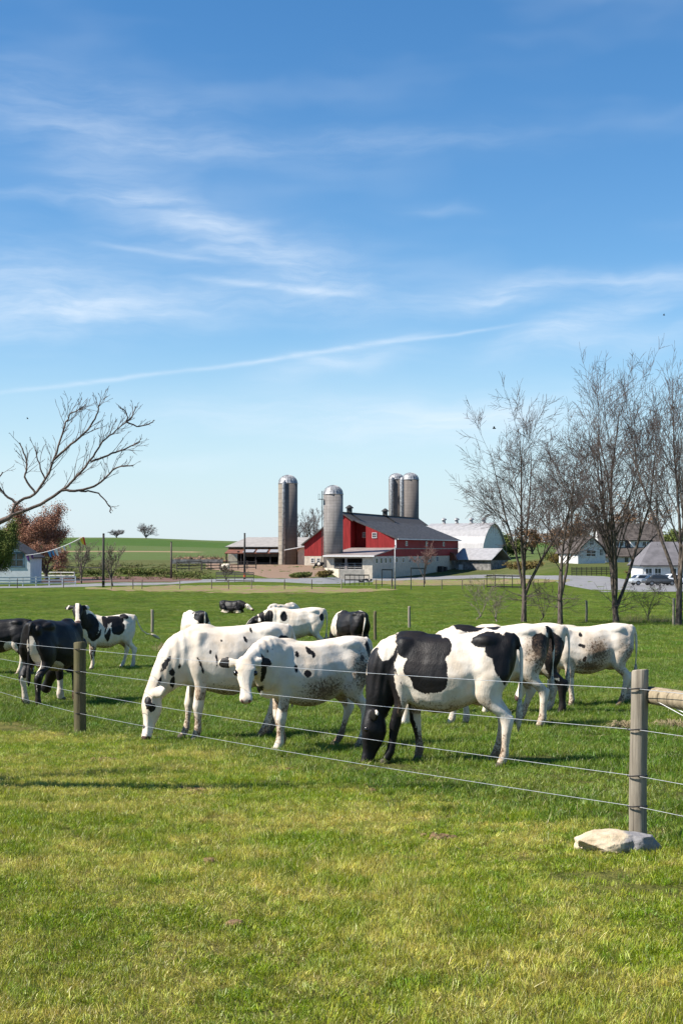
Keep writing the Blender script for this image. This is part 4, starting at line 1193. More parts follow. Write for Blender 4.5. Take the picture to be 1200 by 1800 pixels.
def cow(loc, yaw, scale, label, poll=(1.12, 0, .62), nose=(0.35, 0, -.94), up=None, legs=((0, 0),) * 4, tail='down', base='white', black=(), white=(), dirt=(), pink_nose=False,
        lying=False, voxel=0.015, girth=1.0, eyes=True, warp=0.025, seed=1, tuft=None, legdirt=0.55, depth=0.0, eartag=False, name='cow', ears_droop=0.0, bend=0.0, lx=.93, hk=1.16, ear_black=None, blaze=None):
    """legs: foot swing (dx, dy) for fore-left, fore-right, hind-left, hind-right. Local axes: x to the head, y to the cow's left, z up."""
    LZ = -0.60 if lying else 0.0
    b = MB()
    n = 20
    sec = [(-.81, 1.335, 1.12, .06), (-.78, 1.355, 1.00, .13), (-.70, 1.375, .86, .20), (-.58, 1.39, .76, .25), (-.46, 1.395, .71, .272), (-.32, 1.375, .675, .272), (-.16, 1.36, .63, .30),
           (0.0, 1.345, .592, .325), (.16, 1.34, .585, .325), (.30, 1.345, .605, .305), (.42, 1.36, .635, .275), (.54, 1.355, .66, .245), (.64, 1.32, .70, .215), (.73, 1.25, .76, .175), (.80, 1.15, .84, .11)]
    rs = []
    for x, top, bot, w in sec:
        bot -= .022 + (.036 + depth) * max(0, 1 - abs(x + .02) / .70); w *= 1.04
        zc = bot + (top - bot) * .46
        yb = bend * (x - 0.0) ** 2
        ring = []
        for k in range(n):
            a = 2 * math.pi * k / n
            c, s = math.cos(a), math.sin(a)
            cc = math.copysign(abs(c) ** .86, c)
            ww = w * girth * (1 - .20 * s if s > 0 else 1 + .06 * s)
            ring.append(Vector((x, yb + ww * cc, zc + ((top - zc) if s > 0 else (zc - bot)) * math.copysign(abs(s) ** .9, s) + LZ)))
        rs.append(ring)
    b.rings(rs)
    z = LZ
    for sgn in (1, -1):
        b.ell((-.46, sgn * .125, 1.265 + z), (.20, .09, .09))
        b.ell((-.70, sgn * .085, 1.225 + z), (.10, .07, .10))
        b.ell((.47, sgn * .155, 1.04 + z), (.19, .085, .28))
        b.ell((.70, sgn * .12, .93 + z), (.12, .09, .12))
    b.ell((.42, 0, 1.325 + z), (.2, .07, .055))
    b.ell((.60, 0, .80 + z), (.22, .075, .17))
    b.ell((-.40, 0, .69 + z), (.16, .12, .09))
    # neck
    pl = Vector(poll); f = Vector(nose).normalized()
    A = Vector((.46, bend * .2, 1.045 + z))
    B_ = Vector((.78, poll[1] * .25, 1.13 + z + (pl.z - 1.0 - z) * .18))
    C_ = pl - f * .05 + (A - pl).normalized() * .22
    E = pl + f * .05
    rings = []
    for i in range(11):
        t = i / 10
        p = A * (1 - t) ** 3 + B_ * 3 * t * (1 - t) ** 2 + C_ * 3 * t * t * (1 - t) + E * t ** 3
        d = (3 * (1 - t) ** 2 * (B_ - A) + 6 * t * (1 - t) * (C_ - B_) + 3 * t * t * (E - C_)).normalized()
        side = Vector((0, 0, 1)).cross(d)
        if side.length < .2: side = Vector((0, 1, 0))
        side = (side + Vector((0, .35, 0))).normalized() if d.x > -.2 else side.normalized()
        u = d.cross(side).normalized(); side = u.cross(d).normalized()
        hh = .29 * (1 - t) ** 1.15 + .112
        if t < .25: hh = min(hh, .31)
        ww = .15 * (1 - t) + .082
        lowk = 1 + .30 * math.exp(-((t - .38) / .26) ** 2); us = 1 if u.z * (1 if abs(d.x) > .1 else 1) > 0 or u.x > .5 else -1
        rings.append([p + side * (ww * math.cos(2 * math.pi * k / 16)) + u * (hh * math.sin(2 * math.pi * k / 16) * (lowk if us * math.sin(2 * math.pi * k / 16) < 0 else 1)) for k in range(16)])
    b.rings(rings)
    # head
    up_ = Vector(up) if up is not None else Vector((1, 0, .35))
    up_ = (up_ - f * up_.dot(f)).normalized()
    sd = up_.cross(f).normalized()            # towards the cow's left when the head is straight
    hs = [(-.06, .065, .055, .07), (-.01, .09, .08, .12), (.06, .112, .092, .150), (.13, .124, .092, .165), (.19, .108, .076, .155), (.26, .080, .056, .130), (.33, .066, .044, .098), (.40, .072, .046, .080),
          (.45, .084, .050, .074), (.49, .076, .044, .064), (.512, .048, .024, .038)]
    rings = []
    for t, w, hu, hd in hs:
        t, w, hu, hd = t * hk, w * hk * 1.04, hu * hk, hd * hk
        c0 = pl + f * t
        ring = []
        for k in range(16):
            a = 2 * math.pi * k / 16
            c, s = math.cos(a), math.sin(a)
            ring.append(c0 + sd * (w * math.copysign(abs(c) ** .8, c) * (1 if s > 0 else 1 + .28 * s)) + up_ * ((hu if s > 0 else hd) * math.copysign(abs(s) ** .85, s)))
        rings.append(ring)
    b.rings(rings)
    for sgn in (1, -1):                        # brow ridges and ears
        b.ell(pl + f * .115 + sd * (sgn * .098) + up_ * .045, (.035, .035, .035), 10, 6)
        e0 = pl + f * .005 + sd * (sgn * .07) - up_ * .005
        ed = (sd * sgn - f * (.05 - ears_droop) - up_ * .12).normalized()
        fl = (up_ * .9 + f * .35).normalized(); fl = (fl - ed * fl.dot(ed)).normalized(); wd = ed.cross(fl)
        er = []
        for t, w, th in [(0, .036, .036), (.06, .044, .032), (.12, .068, .026), (.18, .076, .025), (.23, .062, .023), (.275, .034, .020), (.29, .016, .014)]:
            er.append([e0 + ed * t + wd * (w * math.cos(2 * math.pi * k / 10)) + fl * (th * math.sin(2 * math.pi * k / 10) - .9 * t * t) for k in range(10)])
        b.rings(er)
    # legs
    feet = []
    if not lying:
        for (spec, sgn, sw) in ((FORE, 1, legs[0]), (FORE, -1, legs[1]), (HIND, 1, legs[2]), (HIND, -1, legs[3])):
            rs = []
            for zz, x, y, rx, ry in spec:
                if zz < .6: rx, ry = rx * 1.2, ry * 1.22
                k = max(0.0, (1.0 - zz) / 1.0)
                k = k ** 1.15
                cx, cy = x + sw[0] * k, sgn * y + sw[1] * k + bend * x * x
                rs.append([Vector((cx + rx * math.cos(2 * math.pi * q / 14), cy + ry * math.sin(2 * math.pi * q / 14), zz)) for q in range(14)])
            b.rings(rs)
            feet.append((spec[-1][1] + sw[0], sgn * spec[-1][2] + sw[1]))
            # dew-claw knob and hock point
            if spec is HIND:
                b.ell((spec[8][1] - .055 + sw[0] * .5, sgn * spec[8][2] + sw[1] * .5, .505), (.035, .03, .05), 10, 6)
    else:
        for sgn in (1, -1):
            b.tube([(.50, sgn * .20, .36), (.70, sgn * .24, .16), (.80, sgn * .22, .08), (.62, sgn * .25, .06), (.50, sgn * .24, .055)], [.13, .085, .065, .05, .045], 10)
            b.tube([(-.50, sgn * .22, .45), (-.28, sgn * .30, .30), (-.20, sgn * .33, .20), (-.45, sgn * .38, .10), (-.20, sgn * .42, .065), (.0, sgn * .40, .055)], [.22, .17, .11, .065, .05, .048], 10)
    # tail
    tp = {'down': [(-.76, 0, 1.335), (-.825, 0, 1.30), (-.865, 0, 1.18), (-.87, 0, 1.0), (-.862, .005, .82), (-.85, .01, .66)],
          'side': [(-.76, 0, 1.335), (-.835, .01, 1.29), (-.875, .04, 1.12), (-.89, .09, .92), (-.87, .12, .75), (-.86, .13, .62)],
          'swish': [(-.76, 0, 1.335), (-.84, 0, 1.28), (-.90, 0, 1.12), (-1.02, -.02, .95), (-1.18, -.05, .86), (-1.34, -.08, .84)],
          'lie': [(-.76, 0, .735), (-.83, .0, .66), (-.87, .05, .45), (-.85, .12, .2), (-.78, .2, .08)]}['lie' if lying else tail]
    b.tube(tp, [.045, .036, .027, .023, .021, .020][:len(tp)], 10)
    # one continuous skin
    me = bpy.data.meshes.new('raw'); me.from_pydata(b.v, [], b.f)
    bm = bmesh.new(); bm.from_mesh(me); bmesh.ops.recalc_face_normals(bm, faces=bm.faces); bm.to_mesh(me); bm.free()
    tmp = bpy.data.objects.new('raw', me); col.objects.link(tmp)
    md = tmp.modifiers.new('r', 'REMESH'); md.mode = 'VOXEL'; md.voxel_size = voxel; md.adaptivity = 0
    ms = tmp.modifiers.new('s', 'SMOOTH'); ms.factor = .5; ms.iterations = 9
    dg = bpy.context.evaluated_depsgraph_get(); dg.update()
    body = bpy.data.meshes.new_from_object(tmp.evaluated_get(dg))
    bpy.data.objects.remove(tmp)
    body.name = 'cow_body'
    p = np.empty(len(body.vertices) * 3); body.vertices.foreach_get('co', p); p = p.reshape(-1, 3)
    nr = np.empty(len(p) * 3); body.vertices.foreach_get('normal', nr); nr = nr.reshape(-1, 3)
    q_ = p - np.array((0, 0, LZ)); disp = np.zeros(len(p))
    for sg in (1, -1):
        for c_, r_, am in (((-.27, .24, 1.20), (.14, .12, .12), -.020), ((.27, .28, 1.10), (.09, .14, .24), -.014), ((-.47, .21, 1.30), (.08, .08, .06), .006), ((-.61, .17, 1.24), (.09, .10, .09), -.018), ((-.34, .26, .86), (.06, .12, .18), -.020),
                           ((.42, .22, .74), (.08, .1, .08), -.014), ((.50, .2, 1.18), (.05, .1, .16), .012), ((.60, .2, 1.0), (.05, .12, .2), -.012), ((-.12, .1, 1.34), (.3, .05, .05), -.010), ((-.74, .10, 1.24), (.06, .06, .06), .004), ((-.55, .27, .95), (.13, .1, .2), .010)):
            e_ = ((q_ - np.array((c_[0], sg * c_[1], c_[2]))) / np.array(r_)); disp += am * np.exp(-(e_ ** 2).sum(1))
    rib = np.exp(-((q_[:, 0] - .06) / .20) ** 4) * np.exp(-((q_[:, 2] - 1.0) / .22) ** 4) * (np.abs(q_[:, 1]) > .15)
    disp += .0005 * rib * np.sin((q_[:, 0] + .25 * (q_[:, 2] - 1.0)) * 6.283 / .095)
    disp += .006 * noise3(p, 7, seed + 33) + .0035 * noise3(p, 17, seed + 34)
    nk_ = np.clip((q_[:, 0] - .55) / .15, 0, 1) * (np.linalg.norm(p - np.array(pl), axis=1) > .22)
    disp += .0035 * nk_ * np.sin(q_[:, 0] * 70 + 3 * noise3(p, 5, seed + 35))
    headm = np.linalg.norm(p - (np.array(pl) + np.array(f) * .22), axis=1) < .34
    disp = np.where(headm, disp * .3, disp)
    p = p + nr * disp[:, None]; body.vertices.foreach_set('co', p.ravel())
    pw = p + np.stack([noise3(p, 9, seed), noise3(p, 9, seed + 50), noise3(p, 9, seed + 90)], 1) * warp
    s_ = np.full(len(p), -.3 if base == 'white' else .3)
    for e in black: s_ = np.maximum(s_, ell_d(pw, *e))
    for e in white: s_ = np.minimum(s_, -ell_d(pw, *e))
    pln, fn = np.array(pl), np.array(f)
    hx = (p - pln) @ fn; hy = (p - pln) @ np.array(sd); hz = (p - pln) @ np.array(up_)
    near = np.linalg.norm(p - (pln + fn * .22), axis=1) < .42
    for sgn in (1, -1):                        # nostrils
        dn = np.sqrt(((hx - .512) / .026) ** 2 + ((hy - sgn * .046) / .022) ** 2 + ((hz - .018) / .034) ** 2)
        s_ = np.where(near & (dn < 1.15), np.maximum(s_, .02), s_)
    if blaze: s_ = np.where(headm & (hx < .45), np.abs(hy + .01) - blaze, s_)
    for sgn in (1, -1):
        ec = np.array(pl + f * .155 + sd * (sgn * .122) + up_ * .026); s_ = np.where(np.linalg.norm((p - ec), axis=1) < .046, .02, s_)
    if ear_black: s_ = np.where(near & (np.abs(hy) > ear_black) & (hx < .14), .03, s_)
    d_ = np.zeros(len(p))
    if not lying:
        lowz = np.clip((.42 - p[:, 2]) / .38, 0, 1)
        d_ = np.maximum(d_, np.sqrt(lowz) * legdirt * np.clip(1.0 + .55 * noise3(p, 11, seed + 7), .25, 1.5))
        d_ = np.where(near, 0, d_)
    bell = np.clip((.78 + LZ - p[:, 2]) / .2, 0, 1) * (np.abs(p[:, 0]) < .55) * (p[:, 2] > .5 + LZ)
    d_ = np.maximum(d_, bell * .5)  # belly ochre: dirt and warm grass bounce painted in together
    for c_, r_, amt in dirt: d_ = np.maximum(d_, np.clip(ell_d(pw, c_, r_) / min(r_[0], r_[2]) * 1.0, 0, 1) * amt)
    pk = np.zeros(len(p))
    mz = np.clip((hx - .465) / .05, 0, 1) * near * (hz > -.05)
    pk = np.maximum(pk, mz * (.45 if pink_nose else .2))
    if not pink_nose: s_ = np.where(near & (hx > .492) & (hz > -.06), np.maximum(s_, .012), s_)
    ud = np.clip(1 - np.linalg.norm((p - np.array((-.42, 0, .63 + LZ))) / np.array((.22, .16, .13)), axis=1), 0, 1)
    pk = np.maximum(pk, np.clip(ud * 2.0, 0, .5))
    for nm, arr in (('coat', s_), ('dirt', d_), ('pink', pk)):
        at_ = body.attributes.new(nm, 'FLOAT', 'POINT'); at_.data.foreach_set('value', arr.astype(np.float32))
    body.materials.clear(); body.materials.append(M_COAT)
    body.polygons.foreach_set('use_smooth', [True] * len(body.polygons)); body.update()
    o = bpy.data.objects.new(name, body); col.objects.link(o)
    o.location = loc; o.rotation_euler = (0, 0, R(yaw)); o.scale = (scale * lx, scale, scale)
    tag(o, label, 'cow', 'dairy cows in the pasture')
    def child(nm, mb, m_):
        ob = mb.build(nm, m_, None, True, recenter=False); ob.parent = o; ob.location = (0, 0, 0); return ob
    if eyes:
        for sgn in (1, -1):
            e = MB(); e.ell(pl + f * .155 + sd * (sgn * .122) + up_ * .026, (.031, .028, .031), 12, 8); child('eye', e, M_EYE)
    for fx, fy in feet:
        h = MB()
        for q in (1, -1):
            h.rings([[Vector((fx + .01 + ox + rx * math.cos(2 * math.pi * k / 10), fy + q * .026 + ry * math.sin(2 * math.pi * k / 10), zz)) for k in range(10)]
                     for ox, rx, ry, zz in ((.012, .066, .027, -.03), (.008, .062, .027, .0), (-.004, .05, .026, .04), (-.01, .042, .022, .062))])
        child('hoof', h, M_HOOF)
    t = MB(); e = Vector(tp[-1]); pd = (e - Vector(tp[-2])).normalized()
    dn = (pd + Vector((0, 0, -.35))).normalized()
    t.tube([e - pd * .03, e + dn * .05, e + dn * .14, e + dn * .24, e + dn * .31], [.02, .036, .042, .028, .006], 8)
    child('tail_switch', t, tuft or M_TUFT)
    if eartag:
        g = MB(); c0 = pl + sd * .17 - up_ * .07; g.box(c0, (.012, .05, .06), up_, sd, f); child('ear_tag', g, M_TAG)
    return o
# ------------------------------------------------------------------ the herd
def to_local(v, yaw):
    a = R(-yaw)
    return Vector((v[0] * math.cos(a) - v[1] * math.sin(a), v[0] * math.sin(a) + v[1] * math.cos(a), v[2]))
def herd_cow(px, py, yaw, hpx, label, **kw):
    """stands with its middle over this pixel of the ground; hpx = height of its back in the photograph"""
    p = P(px, py)
    scale = hpx / (F / p.y) / 1.385
    print('cow', label[:40], 'D', round(p.y, 1), 'scale', round(scale, 2))
    return cow(p, yaw, scale, label, **kw)
def facing(yaw, px, py, down, turn=0.0):
    """head of a cow that looks at the camera: (nose, up) in the cow's own axes"""
    d = Vector((-(px - 600) / F, -1, 0)).normalized()
    d = Matrix.Rotation(R(turn), 3, 'Z') @ d
    f = d * math.cos(R(down)) + Vector((0, 0, -math.sin(R(down))))
    u = d * math.sin(R(down)) + Vector((0, 0, math.cos(R(down))))
    return dict(nose=to_local(f, yaw), up=to_local(u, yaw))

GRAZE = dict(poll=(1.17, 0, .50), nose=(.30, 0, -.95))
# front row, at the fence
herd_cow(786, 1343, 168, 234, 'black and white cow grazing with a black head, nearest the wire fence', poll=(.86, .14, .50), nose=(.16, .12, -.95), lx=.88,
         legs=((.22, .02), (-.12, 0), (-.04, .02), (.10, 0)), seed=3, ear_black=.08, warp=.052, legdirt=.62, depth=.015,
         black=[((1.0, 0, .28), (.62, .7, .66)), ((.72, .1, .92), (.23, .5, .30)), ((.62, .2, .80), (.17, .3, .30)), ((.36, .1, 1.33), (.24, .30, .17)), ((.20, .2, 1.07), (.20, .4, .34)), ((.12, .2, .92), (.19, .4, .18)), ((.04, .2, 1.20), (.11, .3, .12)),
                ((-.50, .2, 1.30), (.17, .24, .10)), ((-.62, .2, 1.22), (.12, .24, .16)), ((-.74, .12, 1.10), (.13, .3, .26)), ((-.80, 0, 1.2), (.12, .2, .4)), ((.1, -.3, 1.0), (.5, .16, .4)), ((.60, .1, 1.15), (.10, .25, .15)), ((.70, .2, .56), (.12, .2, .22)), ((.58, .2, .42), (.07, .1, .12))],
         white=[((.63, .2, 1.20), (.09, .3, .15)), ((-.90, 0, .92), (.09, .1, .40)), ((.50, .2, .66), (.05, .12, .30)), ((.35, .2, .86), (.05, .2, .10))])
hd = facing(204, 415, 1200, 62, 0)
herd_cow(550, 1317, 204, 196, 'cream white heifer staring at the camera with horizontal black tipped ears', poll=(1.13, .44, 1.14), hk=1.02, ear_black=.20, pink_nose=True, legs=((.10, 0), (-.08, .02), (.05, .05), (.20, 0)), seed=9, warp=.012, legdirt=.8, **hd,
         black=[((.15, .25, 1.22), (.035, .3, .045)), ((.10, .3, 1.18), (.03, .3, .04)), ((.32, .3, 1.19), (.03, .3, .04)), ((.36, .3, 1.03), (.02, .3, .04)), ((.22, .3, .96), (.045, .3, .045)), ((-.60, .3, 1.12), (.035, .2, .05)), ((-.63, .3, .98), (.03, .2, .04)), ((-.74, .1, 1.2), (.04, .2, .14)),
                ((.78, .1, 1.24), (.022, .2, .08), 14), ((.71, .1, 1.22), (.022, .2, .09), 14), ((.85, .1, 1.2), (.025, .2, .05), 10), ((.80, -.05, .80), (.05, .3, .12))],
         dirt=[((-.06, .35, .72), (.60, .30, .30), .95), ((-.60, .28, .95), (.26, .3, .42), .90), ((-.3, .35, .80), (.25, .2, .3), .5)])
herd_cow(408, 1299, 196, 203, 'big plain white cow grazing with small dark flecks on its neck', lx=.88, hk=1.08, poll=(1.12, .06, .56), nose=(.16, .22, -.93), legs=((.06, .03), (.16, 0), (.30, .05), (.05, 0)), seed=14, warp=.012, legdirt=.62, depth=.02,
         black=[((-.12, .3, 1.20), (.022, .3, .045), -20), ((-.22, .2, 1.30), (.02, .2, .028)), ((.20, .3, 1.17), (.014, .3, .02)), ((.28, .3, .97), (.012, .3, .07)), ((.36, .3, 1.05), (.014, .3, .03)), ((.50, .3, .90), (.014, .3, .10), -25), ((.94, .05, .90), (.035, .22, .13), 38), ((.86, .1, .80), (.04, .2, .05)), ((1.02, .1, .72), (.02, .2, .06), 30), ((.84, .1, .68), (.035, .2, .07)), ((.98, .1, .60), (.02, .2, .025)), ((.76, .1, .88), (.02, .2, .03)),
                ((1.27, .22, .30), (.022, .06, .05)), ((1.24, .2, .20), (.03, .08, .03)), ((1.12, .2, .43), (.05, .1, .05)), ((1.17, .2, .50), (.04, .1, .06)), ((-.66, .25, 1.18), (.10, .2, .07))],
         dirt=[((.42, .25, .70), (.12, .2, .18), .35)])
# left side
herd_cow(97, 1238, 70, 150, 'black cow seen from behind beside the left wooden fence post', lx=.9, poll=(.86, .42, .62), nose=(.1, .45, -.8), base='black', legs=((.05, 0), (-.05, 0), (.10, .03), (-.14, 0)), seed=21, legdirt=.35, bend=.10, tuft=M_TUFT_D,
         white=[((-.74, .02, .96), (.14, .09, .17)), ((-.58, -.02, .82), (.22, .10, .16)), ((-.64, .20, .30), (.2, .07, .28)), ((-.64, -.10, .45), (.2, .05, .4)), ((-.66, .06, .35), (.3, .08, .40)), ((.52, .2, .10), (.2, .2, .24)), ((.50, -.22, .45), (.09, .12, .42)), ((-.30, -.1, .60), (.30, .20, .14))])
herd_cow(2, 1186, 176, 99, 'black cow with pale shanks leaving past the left edge of the pasture', base='black', legs=((.1, 0), (-.1, 0), (.12, 0), (-.16, 0)), seed=25, legdirt=.3, tuft=M_TUFT_D, **GRAZE,
         white=[((-.35, .15, .68), (.22, .3, .16)), ((-.60, .18, .2), (.3, .1, .3)), ((-.7, -.18, .15), (.3, .1, .25))])
hd = facing(205, 145, 1080, 48, 0)
herd_cow(190, 1176, 205, 96, 'black and white cow with head raised and white blaze, looking at the camera', poll=(.97, .26, 1.60), tail='swish', blaze=.05, lx=.88, legs=((.05, 0), (-.08, 0), (-.05, 0), (.16, 0)), seed=31, warp=.05, legdirt=.35, **hd, eartag=False,
         black=[((.62, .2, 1.18), (.22, .4, .22)), ((.50, .3, .95), (.16, .3, .26)), ((.98, .1, 1.2), (.20, .4, .3)), ((1.0, .62, 1.58), (.4, .24, .3)), ((1.0, -.06, 1.58), (.4, .22, .3)), ((.20, .25, 1.22), (.10, .3, .18)), ((-.12, .2, 1.22), (.26, .35, .16)), ((-.20, .3, 1.00), (.20, .3, .18)), ((.12, .3, .92), (.12, .3, .20)), ((-.42, .2, 1.32), (.12, .2, .08)), ((.46, .16, .42), (.1, .08, .2))],
         white=[((.1, .3, 1.05), (.04, .3, .2), 30), ((.36, .2, 1.2), (.045, .3, .25), 15), ((1.02, .36, 1.42), (.25, .055, .36)), ((1.1, .4, 1.20), (.2, .13, .12)), ((.75, .2, .92), (.12, .3, .2))])
# far group behind the white cows
herd_cow(343, 1149, 118, 76, 'black patched cow showing its rump above the big white cow', seed=41, **GRAZE,
         black=[((-.62, .0, 1.18), (.30, .24, .30)), ((-.2, .12, 1.38), (.22, .14, .1))], white=[((-.85, -.06, 1.12), (.2, .03, .30))])
herd_cow(406, 1078, -24, 40, 'black cow lying in the grass farthest out in the pasture', base='black', lying=True, poll=(1.18, .02, .50), nose=(.85, -.1, -.5), up=(.5, 0, .85), seed=44, girth=1.05,
         white=[((1.35, 0, .40), (.32, .3, .22)), ((-.45, -.42, .10), (.5, .2, .12)), ((-.80, -.1, .15), (.14, .4, .30)), ((.6, -.2, .12), (.3, .3, .1))])
herd_cow(522, 1158, 187, 90, 'white cow with black head and shoulder patches behind the staring heifer', poll=(1.22, .05, 1.06), nose=(.75, .25, -.6), up=(.6, 0, .8), seed=47, blaze=.035,
         black=[((.38, .2, 1.16), (.11, .3, .13)), ((.80, .1, 1.10), (.12, .5, .25)), ((1.02, .1, 1.10), (.10, .4, .2)), ((1.38, .1, 1.0), (.26, .4, .3)), ((-.70, .2, 1.15), (.07, .2, .11))], white=[((1.30, .16, 1.07), (.13, .10, .09))])
herd_cow(496, 1136, 62, 75, 'white cow half hidden behind the back of the patched cow', seed=52, poll=(1.1, -.05, 1.12), nose=(.8, 0, -.6), up=(.6, 0, .8), black=[((1.1, 0, 1.1), (.12, .4, .3)), ((-.2, 0, .9), (.3, .5, .2))])
herd_cow(617, 1156, 122, 83, 'mostly black cow turned away behind the white heifer, white line by its tail', base='black', seed=55, tail='side', **GRAZE,
         white=[((-.50, -.05, 1.40), (.22, .05, .05)), ((.70, .2, 1.0), (.3, .5, .5)), ((-.88, .08, .80), (.1, .10, .40))])
# right group behind the front cow
herd_cow(866, 1278, 176, 180, 'white cow with dark speckled hindquarters right behind the nearest cow', poll=(1.15, 0, .50), nose=(.3, 0, -.95), seed=61, warp=.03, legs=((.15, 0), (-.1, 0), (-.05, .02), (.28, 0)), legdirt=.5,
         black=[((.34, .05, 1.36), (.24, .25, .09)), ((.02, .15, 1.36), (.11, .2, .06)), ((-.68, .12, 1.10), (.17, .3, .16)), ((-.80, 0, 1.20), (.08, .12, .24)), ((.8, 0, .9), (.25, .5, .3))],
         dirt=[((-.62, .2, .95), (.34, .3, .36), .95), ((-.6, .2, .6), (.2, .2, .2), .6)])
herd_cow(905, 1256, 172, 160, 'white cow with a black flank squeezed between two white cows', poll=(1.15, 0, .5), nose=(.3, 0, -.95), seed=66, legs=((0, 0), (0, 0), (-.12, 0), (.1, 0)), legdirt=.3,
         black=[((-.62, .15, .90), (.22, .22, .34)), ((-.66, .17, .35), (.2, .08, .45))], dirt=[((-.55, .2, 1.0), (.3, .25, .3), .6)])
herd_cow(1036, 1241, 186, 144, 'dirty flanked white cow standing alone at the right of the herd', poll=(1.10, -.15, .62), nose=(.3, -.2, -.9), seed=71, warp=.014, legs=((-.10, 0), (.35, 0), (.14, .03), (-.14, 0)), legdirt=.6,
         black=[((.24, .3, 1.22), (.035, .2, .045)), ((.27, .3, 1.02), (.04, .2, .03), 30), ((.22, .3, 1.0), (.03, .2, .03)), ((.05, .3, 1.0), (.022, .2, .03)), ((.20, .3, .80), (.03, .2, .045), 30)],
         dirt=[((-.08, .35, .92), (.38, .35, .36), .95), ((.05, .3, .68), (.6, .3, .20), .95), ((-.62, .2, .9), (.3, .3, .4), .7)])
# ------------------------------------------------------------------ foreground wire fence
def post_material(name, c1, c2, moss=None):
    m = bpy.data.materials.new(name); m.use_nodes = True
    N = NT(m.node_tree); b = m.node_tree.nodes['Principled BSDF']
    tc = N.n('ShaderNodeTexCoord').outputs['Object']
    g = N.noise(N.vm('MULTIPLY', tc, (34, 34, 1.6)), 1.0, 5, .65)
    big = N.noise(N.vm('MULTIPLY', tc, (5, 5, 2.2)), 1.0, 4, .6)
    c = N.mix(N.ramp(N.m('ADD', N.m('MULTIPLY', g, .65), N.m('MULTIPLY', big, .35)), .36, .62), c2, c1)
    crack = N.noise(N.vm('MULTIPLY', tc, (22, 22, .8)), 1.0, 2, .5)
    c = N.mix(N.ramp(crack, .30, .36, .75, 0), c, tuple(q * .22 for q in c2))
    if moss: c = N.mix(N.ramp(big, .40, .62, 0, .65), c, moss)
    N.link(c, b.inputs['Base Color']); b.inputs['Roughness'].default_value = .9; b.inputs['Specular IOR Level'].default_value = .1
    bp_ = N.n('ShaderNodeBump'); bp_.inputs['Strength'].default_value = .8; bp_.inputs['Distance'].default_value = .006
    N.link(N.m('ADD', g, crack), bp_.inputs['Height']); N.link(bp_.outputs[0], b.inputs['Normal'])
    return m
M_POST = post_material('weathered_grey_post', (0.30, 0.260, 0.205), (0.165, 0.140, 0.108))
M_POST_GREEN = post_material('mossy_post', (0.175, 0.145, 0.085), (0.085, 0.075, 0.045), (0.085, 0.085, 0.035))
M_RAIL = post_material('tan_rail', (0.34, 0.275, 0.185), (0.20, 0.160, 0.105))
M_WIRE = mat('fence_wire', (0.62, 0.62, 0.62), 0.35, 0.1, 40, 0.5, metal=0.55)
M_STAPLE = mat('black_insulator', (0.03, 0.028, 0.027), 0.6, 0.1)

def round_post(b, base, top, r0, r1, seed, n=20):
    rs = np.random.RandomState(seed); base, top = Vector(base), Vector(top)
    rings = []
    ph = rs.uniform(0, 6.28, 4)
    for i in range(13):
        t = i / 12
        p = base.lerp(top, t) + Vector((.006 * math.sin(t * 5 + ph[0]), .006 * math.sin(t * 4 + ph[1]), 0))
        r = r0 + (r1 - r0) * t
        ring = []
        for k in range(n):
            a = 2 * math.pi * k / n
            rr = r * (1 + .035 * math.sin(2 * a + ph[2] + t) + .02 * math.sin(5 * a + ph[3]))
            z = .012 * math.sin(a + ph[0]) if i == 12 else 0
            ring.append(p + Vector((rr * math.cos(a), rr * math.sin(a), z)))
        rings.append(ring)
    c = sum(rings[-1], Vector()) / n
    rings.append([c + (q - c) * .90 + UP * .010 for q in rings[-1]])
    b.rings(rings)

fence = empty('wire_fence', A1, 'four strand wire fence on round wooden posts in front of the cows', 'fence')
h1 = at(139, 1130, A1.y).z; h2 = at(1126, 1180, A2.y).z
b = MB(); round_post(b, A1 - UP * .3, Vector((A1.x - .03, A1.y, h1)), .082, .080, 1); tag(b.build('fence_post', M_POST_GREEN, fence, True), 'mossy brown post behind which the black cow stands')
b = MB(); round_post(b, A2 - UP * .3, Vector((A2.x + .01, A2.y, h2)), .064, .062, 2); tag(b.build('fence_post', M_POST, fence, True), 'weathered grey post set behind a pale rock')
